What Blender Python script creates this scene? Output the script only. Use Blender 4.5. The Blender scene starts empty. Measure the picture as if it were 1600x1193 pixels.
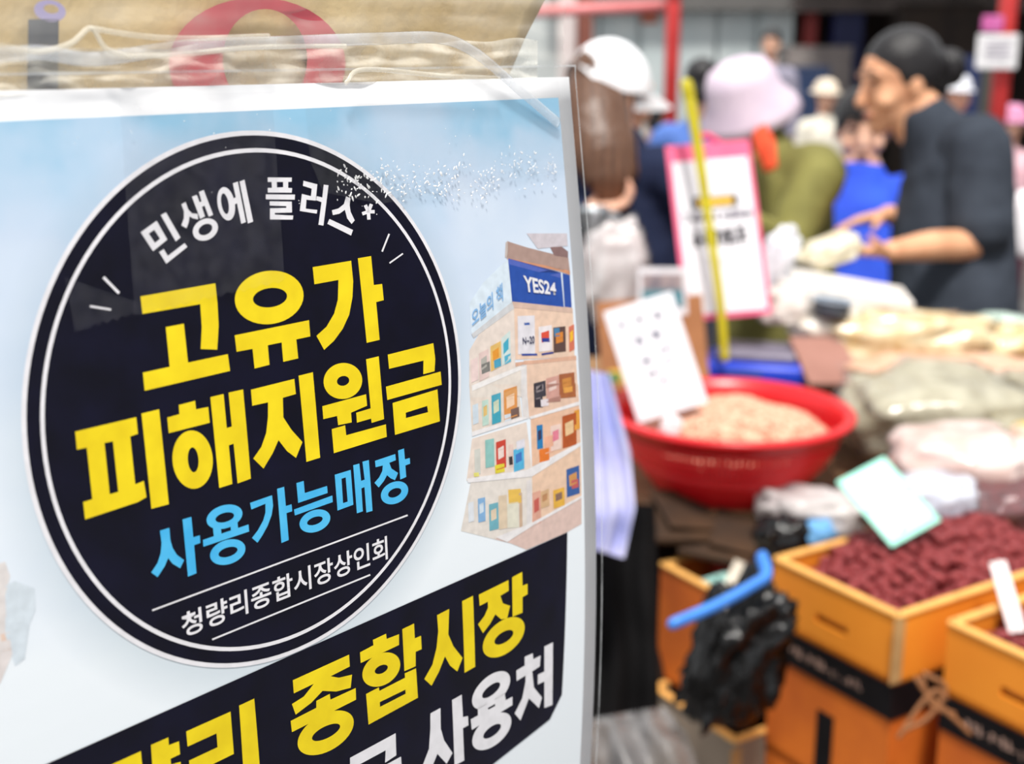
import bpy, bmesh, math, random
from mathutils import Vector, Matrix, noise
from mathutils.geometry import tessellate_polygon

random.seed(11)
SC = bpy.context.scene
COL = SC.collection
# ------------------------------------------------------------------ camera
FPX, CX, CY = 2000.0, 800.0, 596.5
CAM_H = 1.58
PITCH = math.atan(519.5 / FPX)
CP, SP = math.cos(PITCH), math.sin(PITCH)
cam = bpy.data.cameras.new('camera')
cam.sensor_fit = 'HORIZONTAL'; cam.sensor_width = 36.0; cam.lens = 36.0 * FPX / 1600
cam.clip_start = 0.02
cam.dof.use_dof = True; cam.dof.focus_distance = 0.475; cam.dof.aperture_fstop = 9.0
camo = bpy.data.objects.new('camera', cam); COL.objects.link(camo)
camo.location = (0, 0, CAM_H); camo.rotation_euler = (math.pi / 2 - PITCH, 0, 0)
SC.camera = camo
# ------------------------------------------------------------------ sky, sun, exposure
wd = bpy.data.worlds.new('World'); SC.world = wd; wd.use_nodes = True
bg = wd.node_tree.nodes['Background']
bg.inputs[0].default_value = (0.97, 0.985, 1.0, 1); bg.inputs[1].default_value = 0.84
sun = bpy.data.lights.new('sun', 'SUN'); sun.energy = 3.6; sun.angle = math.radians(9.0); sun.color = (1, 0.96, 0.9)
suno = bpy.data.objects.new('sun', sun); COL.objects.link(suno)
SUN_FROM = Vector((0.0, -0.42, 0.9)).normalized()
suno.rotation_euler = SUN_FROM.to_track_quat('Z', 'Y').to_euler(); suno.location = (0, 0, 8)
vs = SC.view_settings
vs.view_transform = 'Standard'; vs.look = 'None'; vs.gamma = 1; vs.use_curve_mapping = False
vs.exposure = 0.34
SC.cycles.max_bounces = 8; SC.cycles.transparent_max_bounces = 24
SC.cycles.caustics_reflective = False; SC.cycles.caustics_refractive = False

# ------------------------------------------------------------------ helpers: pixel of the photograph + depth -> place in the market
def W(x, y, d):
    a, b = (x - CX) / FPX * d, -(y - CY) / FPX * d
    return Vector((a, d * CP + b * SP, CAM_H + b * CP - d * SP))
def WZ(x, y, z):
    v = (y - CY) / FPX
    return W(x, y, (CAM_H - z) / (v * CP + SP))
def V(*a): return Vector(a)
def lin(c):
    return tuple((x / 255 / 12.92) if x / 255 <= 0.04045 else ((x / 255 + 0.055) / 1.055) ** 2.4 for x in c[:3]) + (1,)

MATS = {}
def mat(name, rgb, rough=0.6, rgb2=None, scale=30, coat=0.0, bump=0.0, bscale=None, metal=0, detail=4, spec=0.4, trans=0, sss=0, sharp=False, wave=False):
    if name in MATS: return MATS[name]
    m = bpy.data.materials.new(name); m.use_nodes = True
    nt = m.node_tree; b = nt.nodes['Principled BSDF']
    tc = nt.nodes.new('ShaderNodeTexCoord')
    nz = nt.nodes.new('ShaderNodeTexWave' if wave else 'ShaderNodeTexNoise')
    nz.inputs['Scale'].default_value = scale; nz.inputs['Detail'].default_value = detail
    if wave: nz.inputs['Distortion'].default_value = 2.0
    nt.links.new(tc.outputs['Object'], nz.inputs['Vector'])
    rp = nt.nodes.new('ShaderNodeValToRGB')
    c2 = rgb2 or tuple(max(0, c * 0.88) for c in rgb)
    lo, hi = (0.47, 0.53) if sharp else (0.3, 0.7)
    rp.color_ramp.elements[0].position = lo; rp.color_ramp.elements[1].position = hi
    rp.color_ramp.elements[0].color = lin(c2); rp.color_ramp.elements[1].color = lin(rgb)
    nt.links.new(nz.outputs['Color' if wave else 'Fac'], rp.inputs[0]); nt.links.new(rp.outputs[0], b.inputs['Base Color'])
    b.inputs['Roughness'].default_value = rough; b.inputs['Metallic'].default_value = metal
    b.inputs['Specular IOR Level'].default_value = spec
    b.inputs['Coat Weight'].default_value = coat; b.inputs['Coat Roughness'].default_value = 0.12
    if sss: b.inputs['Subsurface Weight'].default_value = sss; b.inputs['Subsurface Radius'].default_value = (.02, .008, .005)
    if bump:
        n2 = nt.nodes.new('ShaderNodeTexNoise'); n2.inputs['Scale'].default_value = bscale or scale * 2; n2.inputs['Detail'].default_value = 6
        nt.links.new(tc.outputs['Object'], n2.inputs['Vector'])
        bp = nt.nodes.new('ShaderNodeBump'); bp.inputs['Strength'].default_value = bump; bp.inputs['Distance'].default_value = 0.01
        nt.links.new(n2.outputs['Fac'], bp.inputs['Height']); nt.links.new(bp.outputs[0], b.inputs['Normal'])
        if coat: nt.links.new(bp.outputs[0], b.inputs['Coat Normal'])
    MATS[name] = m; return m

def film(name, ior=1.35, rough=0.08, haze=0.0, tint=(255, 255, 255), bump=0.0, bscale=60, bdist=0.002, hazecol=(235, 238, 240)):
    """clear plastic sheet: see-through, mirror part by Fresnel, a little milky"""
    if name in MATS: return MATS[name]
    m = bpy.data.materials.new(name); m.use_nodes = True; nt = m.node_tree
    nt.nodes.remove(nt.nodes['Principled BSDF']); out = nt.nodes['Material Output']
    tr = nt.nodes.new('ShaderNodeBsdfTransparent'); tr.inputs[0].default_value = lin(tint)
    df = nt.nodes.new('ShaderNodeBsdfDiffuse'); df.inputs[0].default_value = lin(hazecol)
    gl = nt.nodes.new('ShaderNodeBsdfGlossy'); gl.inputs['Roughness'].default_value = rough
    fr = nt.nodes.new('ShaderNodeFresnel')
    ge = nt.nodes.new('ShaderNodeNewGeometry'); pw = nt.nodes.new('ShaderNodeMath'); pw.operation = 'POWER'; pw.inputs[0].default_value = ior   # same mirror part from both sides of the thin sheet
    ex_ = nt.nodes.new('ShaderNodeMath'); ex_.operation = 'MULTIPLY_ADD'; ex_.inputs[1].default_value = -2; ex_.inputs[2].default_value = 1
    nt.links.new(ge.outputs['Backfacing'], ex_.inputs[0]); nt.links.new(ex_.outputs[0], pw.inputs[1]); nt.links.new(pw.outputs[0], fr.inputs[0])
    tc = nt.nodes.new('ShaderNodeTexCoord'); nz = nt.nodes.new('ShaderNodeTexNoise')
    nz.inputs['Scale'].default_value = bscale; nz.inputs['Detail'].default_value = 5
    nt.links.new(tc.outputs['Object'], nz.inputs['Vector'])
    if bump:
        bp = nt.nodes.new('ShaderNodeBump'); bp.inputs['Strength'].default_value = bump; bp.inputs['Distance'].default_value = bdist
        nt.links.new(nz.outputs['Fac'], bp.inputs['Height'])
        nt.links.new(bp.outputs[0], gl.inputs['Normal']); nt.links.new(bp.outputs[0], fr.inputs['Normal'])
    m1 = nt.nodes.new('ShaderNodeMixShader'); m1.inputs[0].default_value = haze
    nt.links.new(tr.outputs[0], m1.inputs[1]); nt.links.new(df.outputs[0], m1.inputs[2])
    if haze:
        mp = nt.nodes.new('ShaderNodeMapRange'); mp.inputs['From Min'].default_value = 0.3; mp.inputs['From Max'].default_value = 0.7
        mp.inputs['To Min'].default_value = haze * 0.45; mp.inputs['To Max'].default_value = haze * 1.5
        nt.links.new(nz.outputs['Fac'], mp.inputs['Value']); nt.links.new(mp.outputs[0], m1.inputs[0])
    m2 = nt.nodes.new('ShaderNodeMixShader')
    nt.links.new(fr.outputs[0], m2.inputs[0]); nt.links.new(m1.outputs[0], m2.inputs[1]); nt.links.new(gl.outputs[0], m2.inputs[2])
    nt.links.new(m2.outputs[0], out.inputs['Surface'])
    MATS[name] = m; return m

def link(name, me, material=None, parent=None, smooth=False):
    o = bpy.data.objects.new(name, me); COL.objects.link(o)
    if material and not me.materials: me.materials.append(material)
    if smooth:
        for p in me.polygons: p.use_smooth = True
    if parent: o.parent = parent
    return o
def obj(name, bm, material=None, parent=None, smooth=False):
    me = bpy.data.meshes.new(name); bmesh.ops.recalc_face_normals(bm, faces=bm.faces[:]) if smooth != 'keep' else None
    bm.to_mesh(me); bm.free()
    return link(name, me, material, parent, bool(smooth))
def tag(o, label, cat, group=None, kind=None):
    if label: o['label'] = label
    if cat: o['category'] = cat
    if group: o['group'] = group
    if kind: o['kind'] = kind
    return o
def thing(name, label, cat, loc=(0, 0, 0), rot=(0, 0, 0), group=None):
    o = bpy.data.objects.new(name, None); COL.objects.link(o); o.location = loc; o.rotation_euler = rot
    o.empty_display_size = 0.05
    return tag(o, label, cat, group)
def structure(o): o['kind'] = 'structure'; return o

def box(bm, c, s, M=None, bev=0.0):
    r = bmesh.ops.create_cube(bm, size=1.0)
    vs_ = r['verts']
    for v in vs_: v.co = Vector((v.co.x * s[0], v.co.y * s[1], v.co.z * s[2]))
    if bev:
        es = list({e for v in vs_ for e in v.link_edges})
        rb = bmesh.ops.bevel(bm, geom=es, offset=bev, segments=2, affect='EDGES', profile=0.5)
        vs_ = list({v for f in rb['faces'] for v in f.verts} | {v for v in vs_ if v.is_valid})
    for v in vs_:
        v.co = v.co + Vector(c)
        if M: v.co = M @ v.co
def boxobj(name, c, s, m, parent=None, M=None, bev=0.0):
    bm = bmesh.new(); box(bm, c, s, M, bev); return obj(name, bm, m, parent)
def frame_M(o, ex, ey, ez):
    return Matrix(((ex[0], ey[0], ez[0], o[0]), (ex[1], ey[1], ez[1], o[1]), (ex[2], ey[2], ez[2], o[2]), (0, 0, 0, 1)))
def spline(pts, n):
    pts = [Vector(p) for p in pts]; out = []
    P = [pts[0] * 2 - pts[1]] + pts + [pts[-1] * 2 - pts[-2]]
    for i in range(1, len(P) - 2):
        for k in range(n):
            t = k / n
            out.append(0.5 * ((2 * P[i]) + (-P[i-1] + P[i+1]) * t + (2*P[i-1] - 5*P[i] + 4*P[i+1] - P[i+2]) * t*t + (-P[i-1] + 3*P[i] - 3*P[i+1] + P[i+2]) * t**3))
    out.append(pts[-1]); return out
def tube(bm, path, radii, axis=None, seg=12, caps=True, n=4):
    """tube along a smooth path; radii are numbers or (across axis, other) pairs"""
    R = [r if isinstance(r, (tuple, list)) else (r, r) for r in radii]
    if len(path) > 2 and n > 1:
        pp = spline(path, n); m = len(path) - 1; rr = []
        for i in range(len(pp)):
            t = min(i / n, m - 1e-6); k = int(t); f = t - k
            f = f * f * (3 - 2 * f)
            rr.append((R[k][0] * (1 - f) + R[k+1][0] * f, R[k][1] * (1 - f) + R[k+1][1] * f))
    else: pp, rr = [Vector(p) for p in path], R
    if caps:   # rounded ends
        d0 = (pp[0] - pp[1]).normalized(); d1 = (pp[-1] - pp[-2]).normalized()
        a, b = pp[0].copy(), pp[-1].copy(); ra, rb = rr[0], rr[-1]
        ext = [0.35, 0.7, 0.95]; 
        pp = [a + d0 * min(ra) * math.sin(e * math.pi / 2) for e in reversed(ext)] + pp + [b + d1 * min(rb) * math.sin(e * math.pi / 2) for e in ext]
        rr = [(ra[0] * math.cos(e * math.pi / 2), ra[1] * math.cos(e * math.pi / 2)) for e in reversed(ext)] + rr + [(rb[0] * math.cos(e * math.pi / 2), rb[1] * math.cos(e * math.pi / 2)) for e in ext]
    rings = []; A = Vector(axis) if axis is not None else None
    for i, p in enumerate(pp):
        t = (pp[min(i + 1, len(pp) - 1)] - pp[max(i - 1, 0)])
        t = t.normalized() if t.length > 1e-9 else Vector((0, 0, 1))
        if A is None: A = t.orthogonal()
        a = (A - t * A.dot(t))
        a = a.normalized() if a.length > 1e-6 else t.orthogonal().normalized()
        A = a if axis is None else Vector(axis)
        b = t.cross(a)
        rings.append([bm.verts.new(p + a * rr[i][0] * math.cos(2 * math.pi * k / seg) + b * rr[i][1] * math.sin(2 * math.pi * k / seg)) for k in range(seg)])
    for i in range(len(rings) - 1):
        for k in range(seg):
            bm.faces.new((rings[i][k], rings[i][(k+1) % seg], rings[i+1][(k+1) % seg], rings[i+1][k]))
    bm.faces.new(list(reversed(rings[0]))); bm.faces.new(rings[-1])
def ell(bm, c, r, M=None, sub=3):
    g = bmesh.ops.create_icosphere(bm, subdivisions=sub, radius=1.0)
    for v in g['verts']:
        v.co = Vector((v.co.x * r[0], v.co.y * r[1], v.co.z * r[2]))
        v.co += Vector(c)
        if M: v.co = M @ v.co
def lathe(bm, prof, M=None, seg=48):
    rings = []
    for r, z in prof:
        ring = []
        for k in range(seg):
            p = Vector((r * math.cos(2 * math.pi * k / seg), r * math.sin(2 * math.pi * k / seg), z))
            ring.append(bm.verts.new(M @ p if M else p))
        rings.append(ring)
    for i in range(len(rings) - 1):
        for k in range(seg):
            bm.faces.new((rings[i][k], rings[i][(k+1) % seg], rings[i+1][(k+1) % seg], rings[i+1][k]))
def remesh(name, bm, voxel, material, parent=None, smooth_it=6, disp=None):
    """melt overlapping shapes into one continuous surface"""
    me = bpy.data.meshes.new(name); bm.to_mesh(me); bm.free()
    o = bpy.data.objects.new(name, me); COL.objects.link(o)
    r = o.modifiers.new('r', 'REMESH'); r.mode = 'VOXEL'; r.voxel_size = voxel
    s = o.modifiers.new('s', 'SMOOTH'); s.factor = 0.5; s.iterations = smooth_it
    if disp:
        tx = bpy.data.textures.new(name, 'CLOUDS'); tx.noise_scale = disp[1]
        d = o.modifiers.new('d', 'DISPLACE'); d.texture = tx; d.strength = disp[0]; d.texture_coords = 'GLOBAL'
    dg = bpy.context.evaluated_depsgraph_get()
    me2 = bpy.data.meshes.new_from_object(o.evaluated_get(dg))
    bpy.data.objects.remove(o); me2.name = name; me2.materials.clear()
    return link(name, me2, material, parent, True)

# ------------------------------------------------------------------ common materials
M_skin = mat('skin', (226, 172, 134), 0.5, (208, 148, 112), 25, sss=0.1)
M_skin2 = mat('skin_pale', (232, 186, 160), 0.5, (214, 160, 134), 25, sss=0.1)
M_hair = mat('hair_black', (34, 31, 33), 0.35, (20, 18, 20), 90, bump=0.3)
M_card = mat('card_white', (222, 219, 224), 0.6, (212, 210, 216), 14)

# ------------------------------------------------------------------ the setting
def slab(name, x0, x1, y0, y1, z0, z1, m, parent=None):
    return boxobj(name, ((x0+x1)/2, (y0+y1)/2, (z0+z1)/2), (abs(x1-x0), abs(y1-y0), abs(z1-z0)), m, parent)
structure(slab('floor', -8, 14, -3, 18, -0.1, 0, mat('asphalt', (104, 102, 100), 0.9, (74, 72, 72), 6, bump=0.3, bscale=120)))
M_wall = mat('wall_grey', (196, 202, 202), 0.7, (178, 186, 188), 2)
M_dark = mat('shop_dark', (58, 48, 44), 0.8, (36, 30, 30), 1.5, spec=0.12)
wb = structure(slab('wall_back', -7, 3.1, 15.0, 15.3, 0, 4.2, M_wall))
# shutter panels of the pale shop front, each one proud of the wall
xp = 0.55
k = 0
while xp < 3.0:
    w = 0.44
    boxobj('panel', (xp + w/2, 14.97, 1.15), (w - 0.05, 0.06, 2.2), mat('panel_grey', (205, 212, 212), 0.5, (184, 196, 198), 3), wb); xp += w
slab('trim_beam', 0.4, 3.1, 14.75, 14.98, 2.0, 2.35, mat('beam_grey', (110, 108, 106), 0.7)).parent = wb
# dark shop recess to the right
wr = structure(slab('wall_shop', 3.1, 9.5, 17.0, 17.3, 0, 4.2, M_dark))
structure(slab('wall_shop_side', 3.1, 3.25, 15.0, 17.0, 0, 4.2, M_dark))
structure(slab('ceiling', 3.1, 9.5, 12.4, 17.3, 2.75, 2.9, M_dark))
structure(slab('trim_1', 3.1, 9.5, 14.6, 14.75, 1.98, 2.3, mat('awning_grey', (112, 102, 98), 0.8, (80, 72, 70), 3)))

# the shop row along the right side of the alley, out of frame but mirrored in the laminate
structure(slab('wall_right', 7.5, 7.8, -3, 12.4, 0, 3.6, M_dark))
def pole(x, d, r, label, z1=3.2, y=None, m=None):
    p = W(x, 150, d); t = thing('red_pole', label, 'pole', (p.x, p.y, 0))
    bm = bmesh.new(); lathe(bm, [(0.001, 0), (r, 0), (r, z1), (0.001, z1)], seg=20); obj('pipe', bm, M_red, t, True)
    bm = bmesh.new(); lathe(bm, [(0.001, 0), (r*2.4, 0), (r*2.4, 0.02), (r*1.2, 0.03), (r*1.2, 0.08), (0.001, 0.08)], seg=20); obj('base_plate', bm, M_red, t)
    bm = bmesh.new(); lathe(bm, [(r, 1.9), (r*1.35, 1.9), (r*1.35, 2.02), (r, 2.02)], seg=20); obj('clamp', bm, M_red, t)
    return t, p
M_red = mat('red_paint', (206, 62, 60), 0.4, (184, 48, 48), 8)
pole(1048, 8.0, 0.045, 'red steel pole standing behind the white capped woman')
pt, pp2 = pole(1562, 6.0, 0.042, 'red steel pole carrying a small white sign at right')
a, b = W(760, 22, 8.0), W(1056, 8, 8.0)
bm = bmesh.new(); tube(bm, [a, b], [0.035, 0.035], seg=16, caps=False)
tag(obj('red_crossbar', bm, mat('sunlit_red_paint', (236, 150, 150), 0.4, (226, 128, 130), 8), None, True), 'sunlit pink red horizontal pipe running to the pole above white cap', 'pipe')  # red pipe, sunlight on it put into the pink colour
c = W(1558, 81, 5.88)
s = thing('pole_sign', 'small white sign fixed to the right hand red pole', 'sign', c)
boxobj('plate', (0, 0, 0), (0.19, 0.012, 0.155), mat('sign_white', (246, 244, 246), 0.5), s, bev=0.005)
for i in range(4): boxobj('printed_line', (0.0, -0.0075, 0.04 - i * 0.022), (0.12 - 0.02 * (i % 2), 0.002, 0.007), mat('ink_grey', (150, 140, 160), 0.7), s)
c = W(1551, 37, 5.88)
tag(boxobj('pink_tag', (0, 0, 0), (0.1, 0.015, 0.075), mat('magenta', (214, 120, 178), 0.5, (190, 80, 150), 30), None, Matrix.Translation(c), 0.01), 'magenta square tag above the white pole sign', 'tag')

# far shop things, each where it stands
def shop_box(name, label, cat, x0, y0, x1, y1, d, depth, m, group=None, ground=False):
    a, b = W(x0, y1, d), W(x1, y0, d)
    zb = 0.0 if ground else a.z
    t = thing(name, label, cat, ((a.x+b.x)/2, a.y, zb), group=group)
    w, h = b.x - a.x, b.z - zb
    boxobj('body', (0, depth/2, h/2), (w, depth, h), m, t, bev=min(0.02, w*0.1))
    boxobj('lid', (0, depth/2, h + 0.012), (w*1.02, depth*1.02, 0.024), m, t, bev=0.006)
    boxobj('front_panel', (0, -0.008, h*0.5), (w*0.8, 0.016, h*0.7), m, t, bev=0.004)
    return t
shop_box('blue_cabinet', 'dark navy cabinet standing behind the pale capped passer-by', 'cabinet', 1218, 108, 1292, 205, 12.5, 0.5, mat('navy', (44, 62, 96), 0.5, (34, 48, 80), 3), ground=True)
shop_box('white_column', 'white column left of the grey shop front', 'column', 872, -40, 899, 140, 12.0, 0.2, mat('white_paint', (226, 216, 214), 0.6, (206, 192, 190), 4), ground=True)
shop_box('brown_column', 'brown wooden column beside the white column', 'column', 900, -40, 925, 140, 12.2, 0.2, mat('brown_wood', (150, 92, 78), 0.6, (120, 70, 58), 6), ground=True)
shop_box('red_locker', 'narrow red locker in the dark shop', 'locker', 1256, 10, 1277, 72, 14.4, 0.3, mat('deep_red', (150, 52, 50), 0.5), ground=True)
shop_box('white_notice', 'white hanging notice above the pale shutters', 'notice', 1115, 4, 1150, 42, 14.5, 0.03, mat('notice', (236, 226, 220), 0.6))
shop_box('grey_counter', 'low grey counter under the dark shop awning', 'counter', 1228, 76, 1330, 112, 13.4, 0.5, mat('counter', (146, 138, 134), 0.6, (120, 110, 108), 5), ground=True)
shop_box('blue_locker', 'tall deep blue locker above the dark haired woman', 'locker', 1305, 22, 1350, 62, 14.2, 0.4, mat('crate_blue', (34, 40, 84), 0.5), ground=True)
shop_box('brown_shelf', 'brown shelf with dim goods behind the dark haired woman', 'shelf', 1400, 12, 1530, 150, 14.0, 0.5, mat('shelf_brown', (66, 54, 46), 0.8, (44, 36, 34), 4), ground=True)
shop_box('blue_bin', 'dark blue bin beside the right red pole', 'bin', 1490, 92, 1540, 240, 11.0, 0.4, mat('bin_blue', (38, 52, 98), 0.6), ground=True)
shop_box('grey_bin', 'grey green bin at the right edge of the alley', 'bin', 1536, 96, 1556, 300, 10.5, 0.3, mat('bin_grey', (104, 102, 92), 0.6), ground=True)
shop_box('dark_cart', 'dark loaded cart behind the green jacket at alley end', 'cart', 1180, 118, 1222, 250, 11.5, 0.4, mat('cart', (96, 98, 112), 0.6, (60, 62, 78), 8), ground=True)
shop_box('orange_sign', 'small orange red sign above the white cap', 'sign', 1002, 18, 1028, 36, 14.36, 0.03, mat('sign_orange', (214, 120, 92), 0.6))

# ------------------------------------------------------------------ the poster: a gently bowed sheet; (u, v) = metres left of / below its top right corner
def cray(x, y): return Vector(((x - CX) / FPX, -(y - CY) / FPX, 1.0))
def c2w(p): return Vector((p.x, p.z * CP + p.y * SP, CAM_H + p.y * CP - p.z * SP))
def c2d(p): return Vector((p.x, p.z * CP + p.y * SP, p.y * CP - p.z * SP))
PH = cray(2637, 77).normalized()
P1c = cray(889, 120) * 0.55
r2 = cray(901, 1193); P2c = r2 * (P1c.dot(PH) / r2.dot(PH))
PV = (P2c - P1c).normalized()
PN = PH.cross(PV)
if PN.z > 0: PN = -PN
BOW, BOWL = 0.013, 0.42
def bow(v): return BOW * math.sin(math.pi * max(-0.1, v) / BOWL) if v > 0 else 0.0
ORG = c2w(P1c); EH, EV, EN = c2d(PH), c2d(PV), c2d(PN)
def pos3(u, v, off=0.0): return ORG - EH * u + EV * v + EN * (bow(v) + off)
def uv(x, y, off=0.0):
    r = cray(x, y); b = off
    for i in range(25):
        t = (P1c + PN * b).dot(PN) / r.dot(PN); q = r * t - P1c
        vv = q.dot(PV); b = bow(vv) + off
    return Vector((-q.dot(PH), vv, 0))
PW, PHT = 0.345, 0.48
poster = thing('poster', 'laminated voucher poster with navy badge and yellow lettering taped to the sack', 'poster', pos3(PW/2, PHT))
def L(o): return o      # parts are built in world space; parent keeps it
def par(o, p):
    o.parent = p; o.matrix_parent_inverse = Matrix.Translation(p.location).inverted() if p.rotation_euler.to_matrix() == Matrix.Identity(3) else p.matrix_basis.inverted(); return o
def flat(name, polys, off, material, colors=None, cut=0.01, parent=None, inuv=False, loc=None):
    """polys: list of (outer, [holes]) in photo pixels (or u, v): laid on the bowed sheet"""
    bm = bmesh.new(); cl = bm.faces.layers.int.new('c')
    for pi, (o, hs) in enumerate(polys):
        loops = [[(Vector((p[0], p[1], 0)) if inuv else uv(*p)) for p in lp] for lp in [o] + list(hs)]
        allp = [p for lp in loops for p in lp]
        vv = [bm.verts.new(p) for p in allp]
        for t in tessellate_polygon(loops):
            try: f = bm.faces.new([vv[i] for i in t]); f[cl] = pi
            except ValueError: pass
    v0 = min(v.co.y for v in bm.verts); v1 = max(v.co.y for v in bm.verts)
    k = math.ceil(v0 / cut)
    while k * cut < v1:
        bmesh.ops.bisect_plane(bm, geom=bm.verts[:] + bm.edges[:] + bm.faces[:], plane_co=(0, k * cut, 0), plane_no=(0, 1, 0)); k += 1
    ul = bm.loops.layers.uv.new('UVMap')
    for f in bm.faces:
        for l in f.loops: l[ul].uv = (l.vert.co.x, l.vert.co.y)
    col = bm.loops.layers.float_color.new('Col') if colors else None
    if colors:
        for f in bm.faces:
            for l in f.loops: l[col] = lin(colors[f[cl]])
    for v in bm.verts: v.co = pos3(v.co.x, v.co.y, off)
    for f in bm.faces:
        f.normal_update()
        if f.normal.dot(EN) < 0: f.normal_flip()
    me = bpy.data.meshes.new(name); bm.to_mesh(me); bm.free()
    o = link(name, me, material); 
    return par(o, parent or poster)
def ring(cx, cy, rx, ry, rot=0, n=40):
    a = math.radians(rot); return [(cx + rx*math.cos(t)*math.cos(a) - ry*math.sin(t)*math.sin(a), cy + rx*math.cos(t)*math.sin(a) + ry*math.sin(t)*math.cos(a)) for t in [2*math.pi*i/n for i in range(n)]]
def bar(a, b, w):
    dx, dy = b[0]-a[0], b[1]-a[1]; l = math.hypot(dx, dy); nx, ny = -dy/l*w/2, dx/l*w/2
    return [(a[0]+nx, a[1]+ny), (b[0]+nx, b[1]+ny), (b[0]-nx, b[1]-ny), (a[0]-nx, a[1]-ny)]
def Z(x0, y0, s, polys):
    f = lambda lp: [(x0 + x/s, y0 + y/s) for x, y in lp]
    return [(f(p[0]), [f(h) for h in p[1]]) if isinstance(p, tuple) and isinstance(p[0], list) else (f(p), []) for p in polys]

def printmat(name, rgb, rgb2=None, scale=200, rough=0.45):
    return mat(name, rgb, rough, rgb2 or tuple(c*0.95 for c in rgb), scale, spec=0.25)
# paper sheet with thickness
bm = bmesh.new(); NU, NV = 6, 48
fr_, bk_ = [], []
for j in range(NV + 1):
    v = PHT * j / NV
    fr_.append([bm.verts.new(pos3(PW * i / NU, v, 0)) for i in range(NU + 1)]); bk_.append([bm.verts.new(pos3(PW * i / NU, v, -0.0006)) for i in range(NU + 1)])
for j in range(NV):
    for i in range(NU):
        bm.faces.new((fr_[j][i], fr_[j][i+1], fr_[j+1][i+1], fr_[j+1][i])); bm.faces.new((bk_[j][i], bk_[j+1][i], bk_[j+1][i+1], bk_[j][i+1]))
for j in range(NV):
    for i in (0, NU): bm.faces.new((fr_[j][i], fr_[j+1][i], bk_[j+1][i], bk_[j][i]))
for i in range(NU):
    for j in (0, NV): bm.faces.new((fr_[j][i], fr_[j][i+1], bk_[j][i+1], bk_[j][i]))
par(obj('paper', bm, printmat('paper_white', (238, 238, 240), (230, 231, 234), 60), None, True), poster)
# printed sky picture: pale blue to white, soft printed drop shadow round the badge
CU, CV, CR = 0.17443, 0.10693, 0.0905
def sky_print():
    m = bpy.data.materials.new('printed_sky'); m.use_nodes = True; nt = m.node_tree; b = nt.nodes['Principled BSDF']
    b.inputs['Roughness'].default_value = 0.45; b.inputs['Specular IOR Level'].default_value = 0.25
    tc = nt.nodes.new('ShaderNodeUVMap'); sp = nt.nodes.new('ShaderNodeSeparateXYZ'); nt.links.new(tc.outputs[0], sp.inputs[0])
    def math_(op, a, b_=None):
        n = nt.nodes.new('ShaderNodeMath'); n.operation = op
        for i, x in enumerate((a, b_)):
            if x is None: continue
            if isinstance(x, (int, float)): n.inputs[i].default_value = x
            else: nt.links.new(x, n.inputs[i])
        return n.outputs[0]
    nz = nt.nodes.new('ShaderNodeTexNoise'); nz.inputs['Scale'].default_value = 16; nz.inputs['Detail'].default_value = 4
    nt.links.new(tc.outputs[0], nz.inputs['Vector'])
    g = math_('ADD', math_('MULTIPLY', sp.outputs['Y'], 6.0), math_('MULTIPLY', math_('SUBTRACT', nz.outputs['Fac'], 0.5), 0.9))
    rp = nt.nodes.new('ShaderNodeValToRGB'); cr = rp.color_ramp
    cr.elements[0].position = 0.0; cr.elements[0].color = lin((146, 192, 220))
    cr.elements[1].position = 1.0; cr.elements[1].color = lin((232, 238, 243))
    for p_, c_ in ((0.1, (176, 203, 226)), (0.28, (196, 211, 230)), (0.6, (218, 227, 238))):
        e = cr.elements.new(p_); e.color = lin(c_)
    nt.links.new(g, rp.inputs[0])
    dx = math_('SUBTRACT', sp.outputs['X'], CU); dy = math_('SUBTRACT', sp.outputs['Y'], CV + 0.004)
    r = math_('SQRT', math_('ADD', math_('MULTIPLY', dx, dx), math_('MULTIPLY', dy, dy)))
    e = nt.nodes.new('ShaderNodeMapRange'); e.inputs['From Min'].default_value = CR; e.inputs['From Max'].default_value = CR + 0.014
    e.inputs['To Min'].default_value = 0.28; e.inputs['To Max'].default_value = 0.0; nt.links.new(r, e.inputs['Value'])
    mx = nt.nodes.new('ShaderNodeMix'); mx.data_type = 'RGBA'; mx.inputs['B'].default_value = lin((120, 150, 165))
    nt.links.new(e.outputs[0], mx.inputs['Factor']); nt.links.new(rp.outputs[0], mx.inputs['A'])
    nt.links.new(mx.outputs['Result'], b.inputs['Base Color']); return m
e0 = uv(872, 148); MU, MV = 0.0085, 0.0085
flat('printed_sky', [([(MU, MV), (PW - MU, MV), (PW - MU, PHT - MV), (MU, PHT - MV)], [])], 0.00012, sky_print(), inuv=True)

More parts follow.
